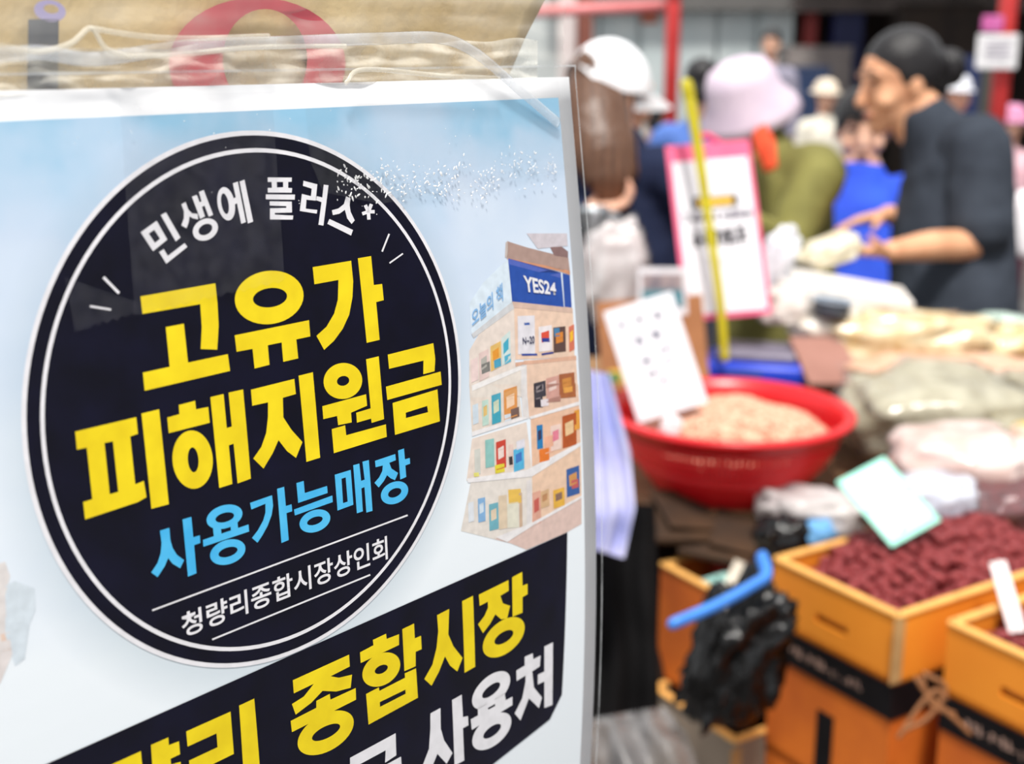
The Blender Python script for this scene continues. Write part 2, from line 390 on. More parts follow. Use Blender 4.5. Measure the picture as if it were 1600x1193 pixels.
# printed photograph of a bookshop corner
def vcmat(name):
    m = bpy.data.materials.new(name); m.use_nodes = True; nt = m.node_tree; b = nt.nodes['Principled BSDF']
    b.inputs['Roughness'].default_value = 0.45; b.inputs['Specular IOR Level'].default_value = 0.25
    at = nt.nodes.new('ShaderNodeVertexColor'); at.layer_name = 'Col'
    nz = nt.nodes.new('ShaderNodeTexNoise'); nz.inputs['Scale'].default_value = 260; nz.inputs['Detail'].default_value = 5
    um = nt.nodes.new('ShaderNodeUVMap'); nt.links.new(um.outputs[0], nz.inputs['Vector'])
    rp = nt.nodes.new('ShaderNodeValToRGB'); rp.color_ramp.elements[0].position = .3; rp.color_ramp.elements[1].position = .7
    rp.color_ramp.elements[0].color = (.72, .72, .72, 1); rp.color_ramp.elements[1].color = (1, 1, 1, 1)
    nt.links.new(nz.outputs['Fac'], rp.inputs[0])
    mx = nt.nodes.new('ShaderNodeMix'); mx.data_type = 'RGBA'; mx.blend_type = 'MULTIPLY'; mx.inputs['Factor'].default_value = 0.6
    nt.links.new(at.outputs[0], mx.inputs['A']); nt.links.new(rp.outputs[0], mx.inputs['B']); nt.links.new(mx.outputs['Result'], b.inputs['Base Color'])
    return m
VC = vcmat('printed_picture')
def picture(name, items, off, x0, y0, s):
    flat(name, Z(x0, y0, s, [p for p, c in items]), off, VC, [c for p, c in items])
A = (700, 360, 4.588); Bq = (700, 600, 4.588)
base = [
    ([(100, 700), (450, 520), (640, 545), (890, 560), (900, 700), (940, 1193), (130, 1193)], (233, 226, 222)),
]
picture('bookshop_wall', [
    ([(150, 860), (300, 600), (470, 520), (480, 1010), (150, 1120)], (230, 216, 206)),
    ([(470, 520), (892, 556), (905, 905), (480, 925)], (234, 203, 181)),
    ([(540, 930), (915, 905), (930, 1193), (560, 1193)], (232, 200, 178)),
    ([(170, 1110), (520, 960), (530, 1193), (160, 1193)], (228, 218, 208))], 0.0002, *A)
picture('bookshop_lower_wall', [
    ([(150, 0), (500, 0), (530, 240), (170, 360)], (228, 214, 202)),
    ([(560, 0), (930, 0), (938, 130), (580, 245)], (230, 196, 174)),
    ([(170, 390), (560, 270), (600, 620), (130, 690)], (232, 216, 204)),
    ([(590, 250), (938, 150), (948, 420), (600, 590)], (234, 192, 164)),
    ([(90, 1050), (160, 700), (600, 660), (590, 1000), (330, 1110)], (228, 220, 212)),
    ([(600, 640), (948, 440), (955, 800), (600, 1000)], (234, 200, 174)),
    ([(330, 1110), (600, 1000), (955, 800), (955, 1000), (850, 1060), (560, 1185), (450, 1140)], (222, 194, 184))], 0.0002, *Bq)
picture('bookshop_roof', [
    ([(420, 75), (560, 120), (860, 195), (872, 300), (800, 280), (420, 195)], (176, 148, 138)),
    ([(420, 168), (800, 268), (872, 290), (872, 318), (800, 292), (420, 205)], (212, 150, 116)),
    ([(410, 85), (425, 78), (425, 200), (405, 190)], (200, 186, 180)),
    ([(730, 120), (800, 105), (858, 150), (858, 195), (760, 180)], (140, 112, 110)),
    ([(560, 20), (850, 20), (856, 110), (730, 120), (640, 130)], (208, 200, 206))], 0.00024, *A)
picture('shop_signs', [
    ([(425, 203), (458, 508), (165, 745), (150, 520), (250, 370)], (216, 229, 240)),
    ([(428, 198), (805, 300), (828, 548), (456, 508)], (48, 84, 168)),
    ([(428, 198), (805, 300), (808, 340), (432, 240)], (86, 104, 184)),
    ([(818, 305), (870, 320), (884, 552), (834, 546)], (52, 84, 166)),
    ([(456, 508), (884, 552), (892, 590), (470, 552)], (216, 186, 170)),
    ([(456, 510), (472, 556), (180, 770), (165, 742)], (206, 206, 208)),
    ([(480, 945), (915, 895), (918, 925), (540, 960), (480, 975)], (222, 176, 152)),
    ([(165, 1110), (500, 975), (545, 960), (548, 985), (170, 1150)], (238, 234, 232)),
    ([(520, 970), (560, 960), (565, 1190), (520, 1190)], (226, 222, 222))], 0.00026, *A)
def book(x, y, w, h, sk, c, c2=None):
    r = [([(x, y), (x + w, y - sk), (x + w + 4, y + h - sk), (x + 4, y + h)], c)]
    if c2: r.append(([(x + w*.2, y + h*.25 - sk*.2), (x + w*.8, y + h*.2 - sk*.8), (x + w*.82, y + h*.6 - sk*.8), (x + w*.24, y + h*.65 - sk*.2)], c2))
    return r
items = []
for args in [(160, 930, 50, 160, 25, (232, 208, 204)), (218, 880, 70, 200, 35, (226, 200, 194), (180, 176, 168)), (300, 830, 75, 180, 40, (228, 188, 112), (226, 152, 60)),
             (380, 770, 62, 200, 55, (208, 222, 218), (74, 170, 196)), (325, 930, 50, 60, 20, (80, 160, 190)), (400, 900, 45, 60, 22, (90, 178, 206)), (235, 960, 60, 70, 25, (128, 126, 122)),
             (495, 612, 122, 275, 5, (226, 222, 228)), (645, 690, 95, 180, 14, (236, 228, 230), (218, 84, 66)), (668, 770, 55, 28, 0, (48, 70, 150)), (750, 695, 88, 180, 10, (96, 74, 70), (214, 134, 62)), (755, 700, 40, 60, 5, (78, 130, 170)), (862, 690, 38, 180, 20, (214, 120, 96), (244, 190, 60)),
             (522, 882, 112, 14, 2, (52, 76, 158)), (665, 880, 85, 14, 14, (60, 70, 140)), (540, 660, 40, 18, 2, (70, 100, 170)),
             (610, 1095, 85, 110, 22, (70, 66, 74), (150, 140, 142)), (700, 1060, 90, 150, 24, (210, 160, 148), (232, 204, 196)), (792, 1030, 110, 150, 16, (168, 100, 66), (208, 140, 72)),
             (320, 1180, 50, 40, 16, (84, 168, 190)), (400, 1140, 90, 60, 28, (218, 158, 100))]:
    items += book(*args)
picture('books_upper_shelves', items, 0.0003, *A)
items = []
for args in [(172, 150, 40, 140, 15, (206, 218, 228)), (240, 120, 45, 180, 14, (190, 216, 204), (226, 190, 120)), (308, 80, 66, 210, 22, (70, 164, 186), (206, 216, 190)), (395, 45, 95, 210, 32, (222, 150, 84), (240, 206, 176)), (400, 220, 45, 50, 12, (214, 222, 230)), (445, 180, 60, 70, 20, (120, 96, 90)),
             (612, 5, 60, 160, 0, (60, 54, 62), (140, 130, 134)), (660, 110, 55, 50, 8, (226, 216, 220)), (700, 0, 100, 130, 8, (176, 130, 118)), (800, 0, 110, 100, 10, (170, 104, 66), (224, 160, 80)),
             (185, 470, 42, 180, 12, (208, 208, 200)), (180, 635, 36, 28, 5, (232, 224, 120)), (262, 400, 64, 200, 14, (146, 196, 190)), (340, 415, 70, 200, 22, (204, 74, 60), (236, 214, 206)), (332, 580, 68, 60, 14, (226, 210, 66)), (430, 435, 34, 160, 8, (226, 200, 190)), (432, 520, 26, 60, 6, (70, 60, 60)), (465, 470, 75, 160, 28, (92, 182, 222), (70, 120, 190)), (485, 410, 60, 60, 22, (226, 222, 230)),
             (632, 295, 42, 170, 8, (46, 128, 186), (60, 60, 90)), (650, 470, 70, 90, 18, (230, 124, 52)), (690, 380, 60, 120, 20, (236, 178, 150)), (730, 300, 74, 180, 20, (236, 208, 196), (226, 130, 150)), (815, 230, 100, 230, 30, (182, 90, 48), (232, 196, 150)), (900, 190, 40, 140, 14, (228, 160, 70)),
             (140, 850, 40, 140, 12, (222, 226, 232)), (210, 820, 52, 170, 12, (134, 176, 216), (204, 218, 230)), (290, 860, 66, 190, 16, (116, 176, 190), (226, 206, 180)), (358, 800, 60, 240, 10, (222, 202, 176)), (428, 755, 90, 100, 8, (232, 190, 92)), (420, 850, 80, 180, 8, (226, 222, 204)), (505, 780, 22, 250, 6, (206, 176, 150)),
             (600, 780, 60, 230, 22, (222, 168, 148), (200, 100, 90)), (660, 770, 60, 120, 22, (214, 176, 136), (190, 140, 100)), (750, 760, 80, 130, 24, (232, 180, 76), (140, 110, 96)), (845, 610, 92, 200, 30, (62, 98, 160), (208, 150, 90)), (880, 690, 50, 60, 14, (196, 96, 96))]:
    items += book(*args)
for pl in [[(165, 340), (530, 232), (580, 240), (170, 372)], [(130, 675), (560, 612), (948, 412), (950, 440), (600, 660), (140, 705)], [(580, 232), (940, 120), (942, 146), (590, 250)], [(340, 1095), (600, 990), (955, 795), (955, 815), (600, 1015), (420, 1130)]]:
    items.append((pl, (236, 232, 232)))
for pl in [[(515, 0), (555, 0), (575, 235), (535, 240)], [(560, 690), (592, 680), (596, 1000), (560, 1005)]]:
    items.append((pl, (224, 218, 216)))
picture('books_lower_shelves', items, 0.0003, *Bq)
# faint printed walkers at the left edge
picture('printed_walkers', [([(20, 1180-740+20), (60, 440), (140, 470), (145, 560), (120, 620), (100, 760), (60, 790), (20, 660)], (214, 224, 232)),
    ([(-40, 380), (20, 360), (40, 420), (20, 500), (30, 700), (-40, 720)], (226, 220, 218)), ([(-40, 700), (40, 680), (50, 740), (0, 860), (-40, 880)], (228, 220, 218)), ([(0, 660), (40, 650), (44, 720), (10, 730)], (226, 200, 184))], 0.0002, 0, 740, 2.634)
# navy badge
def circ(r, n=128, cu=CU, cv=CV): return [(cu + r*math.cos(2*math.pi*i/n), cv + r*math.sin(2*math.pi*i/n)) for i in range(n)]
M_navy = printmat('print_navy', (14, 14, 36), (8, 8, 22), 60)
M_pw = printmat('print_white', (232, 230, 234))
M_py = printmat('print_yellow', (240, 214, 34), (226, 198, 30), 90)
M_pb = printmat('print_blue', (88, 190, 236), (66, 172, 226), 90)
flat('badge_rim', [(circ(CR + 0.0016), [])], 0.00034, M_pw, inuv=True)
flat('badge', [(circ(CR), [])], 0.0004, M_navy, inuv=True)
flat('badge_ring', [(circ(CR - 0.0042), [circ(CR - 0.0056)])], 0.0005, M_pw, inuv=True)
flat('banner', [([(885.5, 831), (877, 1084), (858, 1123), (769, 1193), (560, 1345), (250, 1500), (30, 1500), (-40, 1242)], [])], 0.0004, M_navy)
E_ = ring
LET = 0.00055
flat('lettering_yellow', Z(200, 400, 5.425, [
    [(97, 340), (732, 228), (750, 400), (760, 590), (748, 790), (608, 785), (617, 600), (604, 405), (115, 488)],
    [(312, 600), (465, 570), (500, 900), (838, 828), (857, 970), (133, 1138), (118, 985), (345, 935)]])
 + Z(350, 390, 5.926, [
    (E_(409, 440, 320, 246, -9), [E_(417, 442, 159, 89, -8)]),
    [(90, 790), (778, 650), (790, 800), (660, 828), (678, 1003), (540, 1035), (524, 855), (396, 882), (412, 1062), (274, 1097), (255, 915), (108, 942)],
    [(812, 160), (1168, 100), (1187, 290), (1180, 440), (1150, 600), (1090, 730), (1010, 840), (918, 925), (847, 795), (940, 710), (1010, 590), (1045, 460), (1050, 278), (828, 318)],
    [(1230, 78), (1353, 57), (1378, 325), (1455, 315), (1470, 465), (1400, 483), (1432, 832), (1312, 860)]])
 + Z(100, 630, 5.965, [
    ([(95, 260), (664, 125), (680, 280), (608, 305), (655, 750), (735, 718), (760, 870), (680, 915), (188, 1077), (170, 915), (255, 888), (203, 408), (112, 428)], [[(368, 365), (447, 350), (497, 820), (417, 842)]]),
    [(713, 92), (877, 52), (968, 935), (806, 978)]])
 + Z(250, 570, 5.965, [
    [(58, 487), (172, 455), (166, 370), (318, 330), (327, 410), (440, 388), (455, 535), (73, 632)],
    (E_(295, 878, 188, 272, -4), [E_(300, 880, 50, 116, -4)]),
    [(460, 297), (583, 267), (613, 585), (660, 570), (630, 255), (765, 225), (838, 1055), (714, 1100), (677, 730), (632, 745), (665, 1105), (543, 1143)]])
 + Z(380, 570, 5.965, [
    [(63, 228), (467, 127), (482, 268), (360, 303), (365, 485), (440, 600), (543, 715), (483, 862), (400, 800), (320, 697), (265, 820), (180, 962), (85, 868), (160, 760), (205, 630), (222, 480), (222, 345), (75, 377)],
    [(507, 98), (640, 65), (708, 860), (580, 900)]])
 + Z(500, 520, 5.965, [
    (E_(204, 445, 181, 167, -15), [E_(206, 444, 58, 45, -15)]),
    [(12, 680), (420, 568), (430, 675), (280, 740), (287, 830), (160, 857), (150, 770), (22, 800)],
    [(420, 243), (538, 215), (588, 800), (472, 835), (467, 795), (335, 833), (328, 740), (463, 700)],
    [(100, 893), (225, 857), (235, 950), (605, 848), (613, 965), (120, 1117)],
    [(622, 200), (1047, 93), (1065, 240), (1058, 355), (953, 382), (955, 255), (635, 332)],
    [(605, 498), (1115, 357), (1125, 480), (618, 622)],
    ([(667, 650), (1085, 523), (1108, 820), (690, 947)], [[(790, 740), (990, 677), (998, 735), (792, 790)]])]), LET, M_py)
flat('lettering_blue', Z(220, 760, 7.273, [
    [(207, 495), (313, 462), (325, 600), (350, 690), (400, 770), (482, 830), (437, 922), (350, 870), (300, 805), (260, 900), (180, 1022), (108, 970), (180, 860), (215, 750), (225, 640)],
    [(463, 368), (563, 338), (585, 570), (660, 547), (665, 635), (595, 660), (622, 978), (525, 1017)],
    (E_(940, 338, 210, 130, -18), [E_(943, 345, 109, 52, -16)]),
    [(808, 455), (897, 440), (905, 530), (820, 570)], [(1005, 420), (1085, 380), (1095, 470), (1015, 500)],
    [(695, 600), (1212, 425), (1220, 505), (700, 678)],
    (E_(977, 738, 208, 136, -20), [E_(980, 738, 112, 52, -18)]),
    [(1230, 180), (1480, 93), (1492, 210), (1475, 320), (1430, 440), (1370, 550), (1315, 632), (1252, 578), (1320, 490), (1380, 380), (1405, 290), (1405, 190), (1245, 255)]])
 + Z(430, 690, 7.273, [
    [(10, 530), (90, 507), (110, 725), (175, 705), (182, 785), (117, 805), (143, 1110), (60, 1145)],
    [(230, 465), (312, 440), (325, 578), (578, 497), (585, 577), (250, 690)],
    [(203, 765), (638, 605), (643, 680), (212, 832)],
    (E_(440, 895, 182, 122, -22), [E_(440, 893, 93, 42, -20)]),
    ([(665, 370), (847, 315), (877, 710), (697, 777)], [[(742, 415), (790, 400), (812, 675), (760, 692)]]),
    [(875, 262), (945, 243), (965, 440), (1005, 425), (980, 222), (1053, 203), (1095, 780), (1025, 800), (1003, 510), (968, 525), (985, 785), (917, 808)],
    [(1123, 212), (1353, 135), (1360, 205), (1285, 235), (1310, 300), (1385, 350), (1350, 432), (1300, 410), (1260, 375), (1225, 440), (1165, 515), (1117, 462), (1170, 400), (1205, 330), (1212, 265), (1130, 285)],
    [(1385, 95), (1452, 72), (1463, 195), (1517, 180), (1522, 245), (1468, 265), (1478, 395), (1410, 425)],
    (E_(1345, 575, 164, 120, -28), [E_(1347, 575, 80, 47, -25)])]), LET, M_pb)
ast = [bar((1160, 470), q, 36) for q in [(1128, 400), (1192, 390), (1226, 470), (1166, 552), (1096, 492)]]
flat('lettering_white', Z(200, 260, 7.457, [
    ([(137, 765), (322, 630), (447, 850), (280, 985)], [[(230, 780), (295, 735), (362, 840), (303, 888)]]),
    [(370, 565), (430, 532), (600, 825), (545, 872)],
    [(350, 995), (405, 960), (452, 1040), (648, 890), (680, 935), (435, 1130)],
    [(610, 440), (660, 412), (690, 500), (735, 545), (800, 550), (805, 615), (740, 600), (705, 580), (695, 650), (670, 718), (610, 685), (640, 600), (640, 520)],
    [(733, 350), (790, 330), (822, 415), (845, 405), (815, 295), (870, 272), (980, 560), (930, 585), (880, 455), (850, 470), (885, 580), (830, 610)],
    (E_(890, 733, 154, 122, -30), [E_(890, 732, 86, 59, -30)]),
    (E_(1132, 433, 100, 196, -10), [E_(1118, 432, 42, 122, -10)]),
    [(1195, 380), (1250, 355), (1262, 425), (1205, 455)], [(1210, 195), (1268, 175), (1362, 645), (1308, 668)], [(1288, 175), (1345, 152), (1447, 640), (1385, 663)]])
 + Z(400, 260, 6.667, [
    ([(112, 113), (362, 115), (362, 158), (325, 160), (325, 222), (365, 225), (362, 272), (112, 270), (112, 222), (155, 222), (152, 160), (112, 160)], [[(205, 160), (272, 160), (272, 215), (208, 218)]]),
    [(92, 290), (395, 292), (393, 345), (92, 340)],
    [(132, 362), (362, 365), (365, 478), (185, 482), (185, 500), (378, 510), (372, 552), (135, 550), (135, 435), (305, 430), (305, 412), (132, 405)],
    [(485, 148), (628, 185), (612, 355), (515, 345), (508, 438), (628, 452), (622, 490), (445, 462), (468, 285), (562, 308), (570, 230), (478, 200)],
    [(695, 188), (745, 195), (692, 615), (640, 605), (672, 370), (615, 350), (622, 308), (680, 322)],
    [(928, 310), (975, 330), (965, 400), (975, 470), (1018, 560), (985, 598), (940, 540), (915, 450), (860, 490), (790, 505), (780, 455), (850, 435), (905, 390)],
    [(755, 545), (1000, 660), (980, 718), (732, 595)]] + ast + [bar((1377, 700), (1303, 885), 18), bar((1520, 905), (1380, 1005), 16)])
 + Z(0, 370, 3.198, [bar((512, 200), (590, 280), 14), bar((445, 345), (550, 362), 11)]), LET, M_pw)
flat('rule_lines', [(bar((236.4, 952.5), (635.5, 804), 2.6), []), (bar((330, 998), (577, 897), 2.6), [])], LET, M_pw)
flat('banner_lettering_yellow', Z(160, 1060, 5.714, [
    [(60, 765), (335, 640), (350, 800), (60, 930)],
    [(425, 585), (580, 518), (585, 587), (675, 552), (685, 668), (600, 708), (605, 760), (690, 735), (700, 860), (615, 890), (620, 1000), (455, 1060)],
    [(740, 465), (1135, 288), (1165, 665), (920, 785), (930, 950), (790, 1010), (765, 725), (1020, 605), (1010, 482), (752, 600)],
    [(1212, 235), (1347, 172), (1420, 1100), (1270, 1180)]])
 + Z(440, 960, 5.121, [
    [(82, 520), (532, 315), (538, 410), (420, 470), (385, 488), (450, 500), (556, 475), (545, 580), (430, 610), (320, 605), (230, 700), (105, 795), (75, 710), (170, 650), (250, 548), (90, 625)],
    [(65, 845), (270, 740), (270, 685), (378, 628), (383, 675), (585, 582), (588, 675), (75, 935)],
    (E_(345, 940, 250, 142, -32), [E_(348, 936, 124, 46, -27)]),
    [(620, 297), (727, 240), (723, 198), (828, 148), (833, 190), (932, 152), (932, 238), (625, 383)],
    (E_(790, 435, 166, 120, -36), [E_(790, 433, 56, 31, -27)]),
    [(958, 112), (1052, 67), (1058, 185), (1108, 165), (1113, 272), (1065, 293), (1065, 408), (975, 448)],
    ([(668, 630), (770, 577), (775, 605), (980, 500), (978, 465), (1068, 425), (1083, 660), (688, 875)], [[(778, 695), (983, 595), (985, 628), (780, 733)]])])
 + Z(640, 880, 3.8125, [
    [(158, 305), (230, 268), (225, 420), (255, 490), (310, 560), (278, 640), (235, 605), (205, 550), (170, 640), (125, 725), (82, 685), (130, 600), (155, 500), (165, 400)],
    [(307, 222), (372, 190), (385, 612), (322, 648)],
    [(407, 183), (583, 97), (585, 160), (535, 190), (550, 235), (593, 250), (575, 325), (540, 330), (505, 300), (475, 355), (432, 412), (402, 360), (440, 310), (462, 260), (460, 225), (412, 250)],
    [(605, 80), (665, 48), (667, 130), (697, 118), (697, 180), (667, 198), (667, 290), (608, 315)],
    (E_(555, 437, 150, 88, -43), [E_(556, 437, 65, 30, -34)])]), LET, M_py)
flat('banner_lettering_white', Z(440, 960, 5.121, [
    [(540, 1140), (905, 943), (910, 1120), (820, 1180), (825, 1080), (640, 1180), (540, 1235)],
    [(500, 1370), (948, 1130), (955, 1230), (505, 1470)]])
 + Z(640, 880, 3.8125, [
    [(118, 890), (178, 857), (180, 980), (200, 1050), (250, 1125), (215, 1190), (160, 1130), (120, 1230), (60, 1230), (110, 1100), (118, 980)],
    [(247, 810), (305, 778), (312, 912), (342, 905), (345, 960), (312, 978), (320, 1170), (262, 1200)],
    (E_(480, 752, 142, 76, -45), [E_(480, 752, 67, 26, -40)]),
    [(400, 850), (455, 820), (465, 880), (402, 905)], [(500, 800), (560, 765), (570, 830), (505, 855)],
    [(358, 925), (607, 790), (607, 840), (365, 988)],
    (E_(484, 996, 142, 78, -43), [E_(486, 996, 64, 26, -38)]),
    [(630, 635), (680, 605), (680, 553), (728, 532), (732, 567), (775, 545), (770, 610), (725, 640), (735, 735), (783, 795), (765, 858), (705, 800), (655, 932), (620, 890), (665, 800), (685, 700), (685, 665), (632, 697)],
    [(797, 492), (848, 467), (845, 840), (797, 858), (797, 700), (758, 718), (758, 660), (797, 640)]]), LET, M_pw)

def text_mesh(body, bold=0.0):
    cu = bpy.data.curves.new('t', 'FONT'); cu.body = body; cu.offset = bold; cu.resolution_u = 4; cu.fill_mode = 'FRONT'
    o = bpy.data.objects.new('t', cu); COL.objects.link(o)
    me = bpy.data.meshes.new_from_object(o.evaluated_get(bpy.context.evaluated_depsgraph_get())); bpy.data.objects.remove(o)
    return me
def text_on_poster(name, body, quad, off, material, bold=0.0):
    """quad: TL, TR, BR, BL in photo pixels"""
    me = text_mesh(body, bold); xs = [v.co.x for v in me.vertices]; ys = [v.co.y for v in me.vertices]
    x0, x1, y0, y1 = min(xs), max(xs), min(ys), max(ys)
    q = [uv(*p) for p in quad]
    for v in me.vertices:
        s, t = (v.co.x - x0) / (x1 - x0), (y1 - v.co.y) / (y1 - y0)
        p = (q[0] * (1 - s) + q[1] * s) * (1 - t) + (q[3] * (1 - s) + q[2] * s) * t
        v.co = pos3(p.x, p.y, off)
    me.name = name; me.materials.clear()
    return par(link(name, me, material), poster)
z8 = lambda x, y: (230 + x/3.902, 830 + y/3.902)
text_on_poster('small_lettering', '청량리종합시장상인회', [z8(198, 500), z8(1455, 22), z8(1462, 165), z8(212, 650)], LET, M_pw, 0.016)
za = lambda x, y: (700 + x/4.588, 360 + y/4.588)
text_on_poster('shop_sign_lettering', 'YES24', [za(530, 318), za(765, 375), za(770, 462), za(545, 438)], LET, M_pw, 0.03)
text_on_poster('shop_sign_side_lettering', '오늘의 책', [za(160, 580), za(382, 370), za(390, 500), za(168, 695)], LET, printmat('print_pale_blue', (132, 178, 222)), 0.02)
text_on_poster('shelf_notice_lettering', 'N~20', [za(528, 765), za(612, 752), za(614, 808), za(530, 815)], LET, printmat('print_ink', (60, 62, 90)), 0.02)

# clear laminate: wider than the paper, with a faint wavy surface
M_lam = film('laminate', 1.13, 0.12, 0.0, bump=0.05, bscale=45, bdist=0.0015)
LM = 0.0036
flat('laminate', [([(-LM, -0.005), (PW + LM, -0.005), (PW + LM, PHT + LM), (-LM, PHT + LM)], [])], 0.0011, M_lam, inuv=True)
flat('laminate_edge', [([(-LM, -0.005), (PW + LM, -0.005), (PW + LM, PHT + LM), (-LM, PHT + LM)], [[(-LM+.0009, -0.0041), (-LM+.0009, PHT+LM-.0009), (PW+LM-.0009, PHT+LM-.0009), (PW+LM-.0009, -0.0041)]])], 0.0010, film('laminate_seal', 1.45, 0.2, 0.35), inuv=True)
# torn strips of clear tape
M_tape = film('clear_tape', 1.25, 0.09, 0.03, bump=0.12, bscale=190, bdist=0.0009, hazecol=(200, 200, 210))
rng = random.Random(3)
def torn(a, b, n, amp):
    out = []
    for i in range(n + 1):
        t = i / n; out.append((a[0] + (b[0]-a[0])*t, a[1] + (b[1]-a[1])*t + (amp if i % 2 else -amp) * rng.uniform(.5, 1.2)))
    return out
flat('tape_strip', [([(180, 150), (420, 143)] + torn((440, 437), (206, 492), 26, 3.2) + [(205, 470)], [])], 0.0016, M_tape)
flat('tape_flap', [([(96, 432), (206, 470), (206, 492)] + torn((200, 490), (112, 517), 12, 2.6), [])], 0.0019, M_tape)
M_tape2 = film('wrinkled_tape', 1.25, 0.05, 0.02, bump=0.28, bscale=420, bdist=0.001)
flat('wide_tape', [([(470, 142), (868, 126), (884, 262), (700, 300), (590, 318), (500, 300), (480, 250)], [])], 0.0016, M_tape2)

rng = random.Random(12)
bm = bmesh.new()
def sparkle_dome(x, y, r, el, h):  # tiny pale domes: sun sparkle on the tape put in as white colour
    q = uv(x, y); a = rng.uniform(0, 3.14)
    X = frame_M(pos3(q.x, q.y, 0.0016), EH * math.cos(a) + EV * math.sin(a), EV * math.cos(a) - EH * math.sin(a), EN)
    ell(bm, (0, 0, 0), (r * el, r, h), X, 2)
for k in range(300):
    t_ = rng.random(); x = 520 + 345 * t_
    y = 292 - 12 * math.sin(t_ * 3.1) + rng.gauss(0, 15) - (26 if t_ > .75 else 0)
    sparkle_dome(x, y, rng.uniform(.00012, .00042), rng.uniform(1, 3.2), rng.uniform(.0001, .00022))
for k in range(40): sparkle_dome(rng.uniform(60, 860), rng.uniform(160, 340), rng.uniform(.0001, .00022), 1.5, .00012)
b_ = obj('tape_sparkle', bm, film('sparkle_film', 1.3, 0.15, 0.6, hazecol=(255, 255, 255)), None, True); b_['kind'] = 'stuff'; par(b_, poster)

# ------------------------------------------------------------------ kraft sack the poster hangs on, wrapped in clear plastic
sk = thing('kraft_sack', 'tan kraft paper sack with red ring print behind the poster', 'sack', pos3(0.2, 0.62, -0.08))
def px_uv(x, y, off):      # pixel on a flat plane parallel to the poster, shifted along its normal
    r = cray(x, y); t = (P1c + PN * off).dot(PN) / r.dot(PN); q = r * t - P1c
    return -q.dot(PH), q.dot(PV)
def flat3(u, v, off): return ORG - EH * u + EV * v + EN * off
OFF = -0.012
e_top = px_uv(862, 0, OFF); e_low = px_uv(800, 122, OFF)
def sack_right(v):
    t = (v - e_top[1]) / (e_low[1] - e_top[1])
    return e_top[0] + (e_low[0] - e_top[0]) * max(-0.6, min(1.4, t))
bm = bmesh.new(); SU, SV = 40, 60; V0, V1 = -0.16, 0.62; UL = 0.43
def sack_p(i, j, back):
    v = V0 + (V1 - V0) * j / SV; ur = sack_right(v); u = ur + (UL - ur) * i / SU
    s, t = i / SU, j / SV
    puff = (1 - (2*s - 1)**8) * (1 - (2*t - 1)**10)
    w = 0.003 * noise.noise(Vector((u * 22, v * 30, 3 if back else 0))) - 0.004 * (1 - puff)
    return flat3(u, v, (OFF - 0.14 + 0.02*(1-puff)) if back else (OFF + w))
F = [[bm.verts.new(sack_p(i, j, 0)) for i in range(SU + 1)] for j in range(SV + 1)]
K = [[bm.verts.new(sack_p(i, j, 1)) for i in range(SU + 1)] for j in range(SV + 1)]
for j in range(SV):
    for i in range(SU):
        bm.faces.new((F[j][i], F[j][i+1], F[j+1][i+1], F[j+1][i])); bm.faces.new((K[j][i], K[j+1][i], K[j+1][i+1], K[j][i+1]))
for j in range(SV):
    for i in (0, SU): bm.faces.new((F[j][i], F[j+1][i], K[j+1][i], K[j][i]))
for i in range(SU):
    for j in (0, SV): bm.faces.new((F[j][i], F[j][i+1], K[j][i+1], K[j][i]))
par(obj('body', bm, mat('kraft', (214, 190, 142), 0.75, (196, 170, 124), 18, bump=0.2, bscale=60), None, True), sk)
def sack_print(name, polys, material, off=OFF + 0.0045):
    bm = bmesh.new()
    for o, hs in polys:
        loops = [[Vector((*px_uv(x, y, off), 0)) for x, y in lp] for lp in [o] + hs]
        vv = [bm.verts.new(flat3(p.x, p.y, off)) for lp in loops for p in lp]
        for t in tessellate_polygon(loops):
            try: bm.faces.new([vv[i] for i in t])
            except ValueError: pass
    return par(obj(name, bm, material), sk)
sack_print('printed_ring', [(ring(402, 100, 138, 104, 0), [ring(414, 92, 66, 78, 0)])], mat('sack_red', (206, 98, 106), 0.7, (192, 80, 92), 40))
sack_print('printed_bar', [([(44, 30), (92, 30), (90, 170), (42, 172)], [])], mat('sack_blue', (72, 82, 98), 0.7, (56, 64, 82), 40))
sack_print('printed_bow', [(ring(78, 17, 25, 17, 10), [ring(80, 14, 12, 7, 10)])], mat('sack_lilac', (176, 166, 214), 0.7))
# clear wrap: a creased sheet in front of the sack, hanging past its right side
wrap = thing('plastic_wrap', 'clear creased plastic wrap around the kraft sack above the poster', 'plastic wrap', pos3(0.2, 0.1, -0.02))
M_wrap = film('clear_wrap', 1.3, 0.06, 0.16, bump=0.06, bscale=55, bdist=0.004, hazecol=(240, 236, 226))
bm = bmesh.new(); NU2, NV2 = 150, 60
def crease(u, v):
    h = 0.004 * noise.noise(Vector((u * 14, v * 40, 1.7))) + 0.0025 * noise.noise(Vector((u * 40, v * 90, 5.2)))
    for v0, amp, wd_ in ((-0.030, 0.006, 0.004), (-0.018, 0.005, 0.003), (-0.0095, 0.004, 0.0025), (-0.052, 0.003, 0.005)):
        vv = v0 + 0.008 * noise.noise(Vector((u * 9, v0 * 50, 2.2)))
        h += amp * math.exp(-abs(v - vv) / wd_)
    return h
ru = px_uv(876, 0, OFF + 0.004)[0]
G = []
for j in range(NV2 + 1):
    v = -0.15 + 0.165 * j / NV2
    row = []
    for i in range(NU2 + 1):
        u = ru + 0.0015 * math.sin(v * 300) + (0.42 - ru) * i / NU2
        row.append(bm.verts.new(flat3(u, v, -0.0085 + 0.6 * crease(u, v) * min(1, abs(0.012 - v) / 0.02))))
    G.append(row)
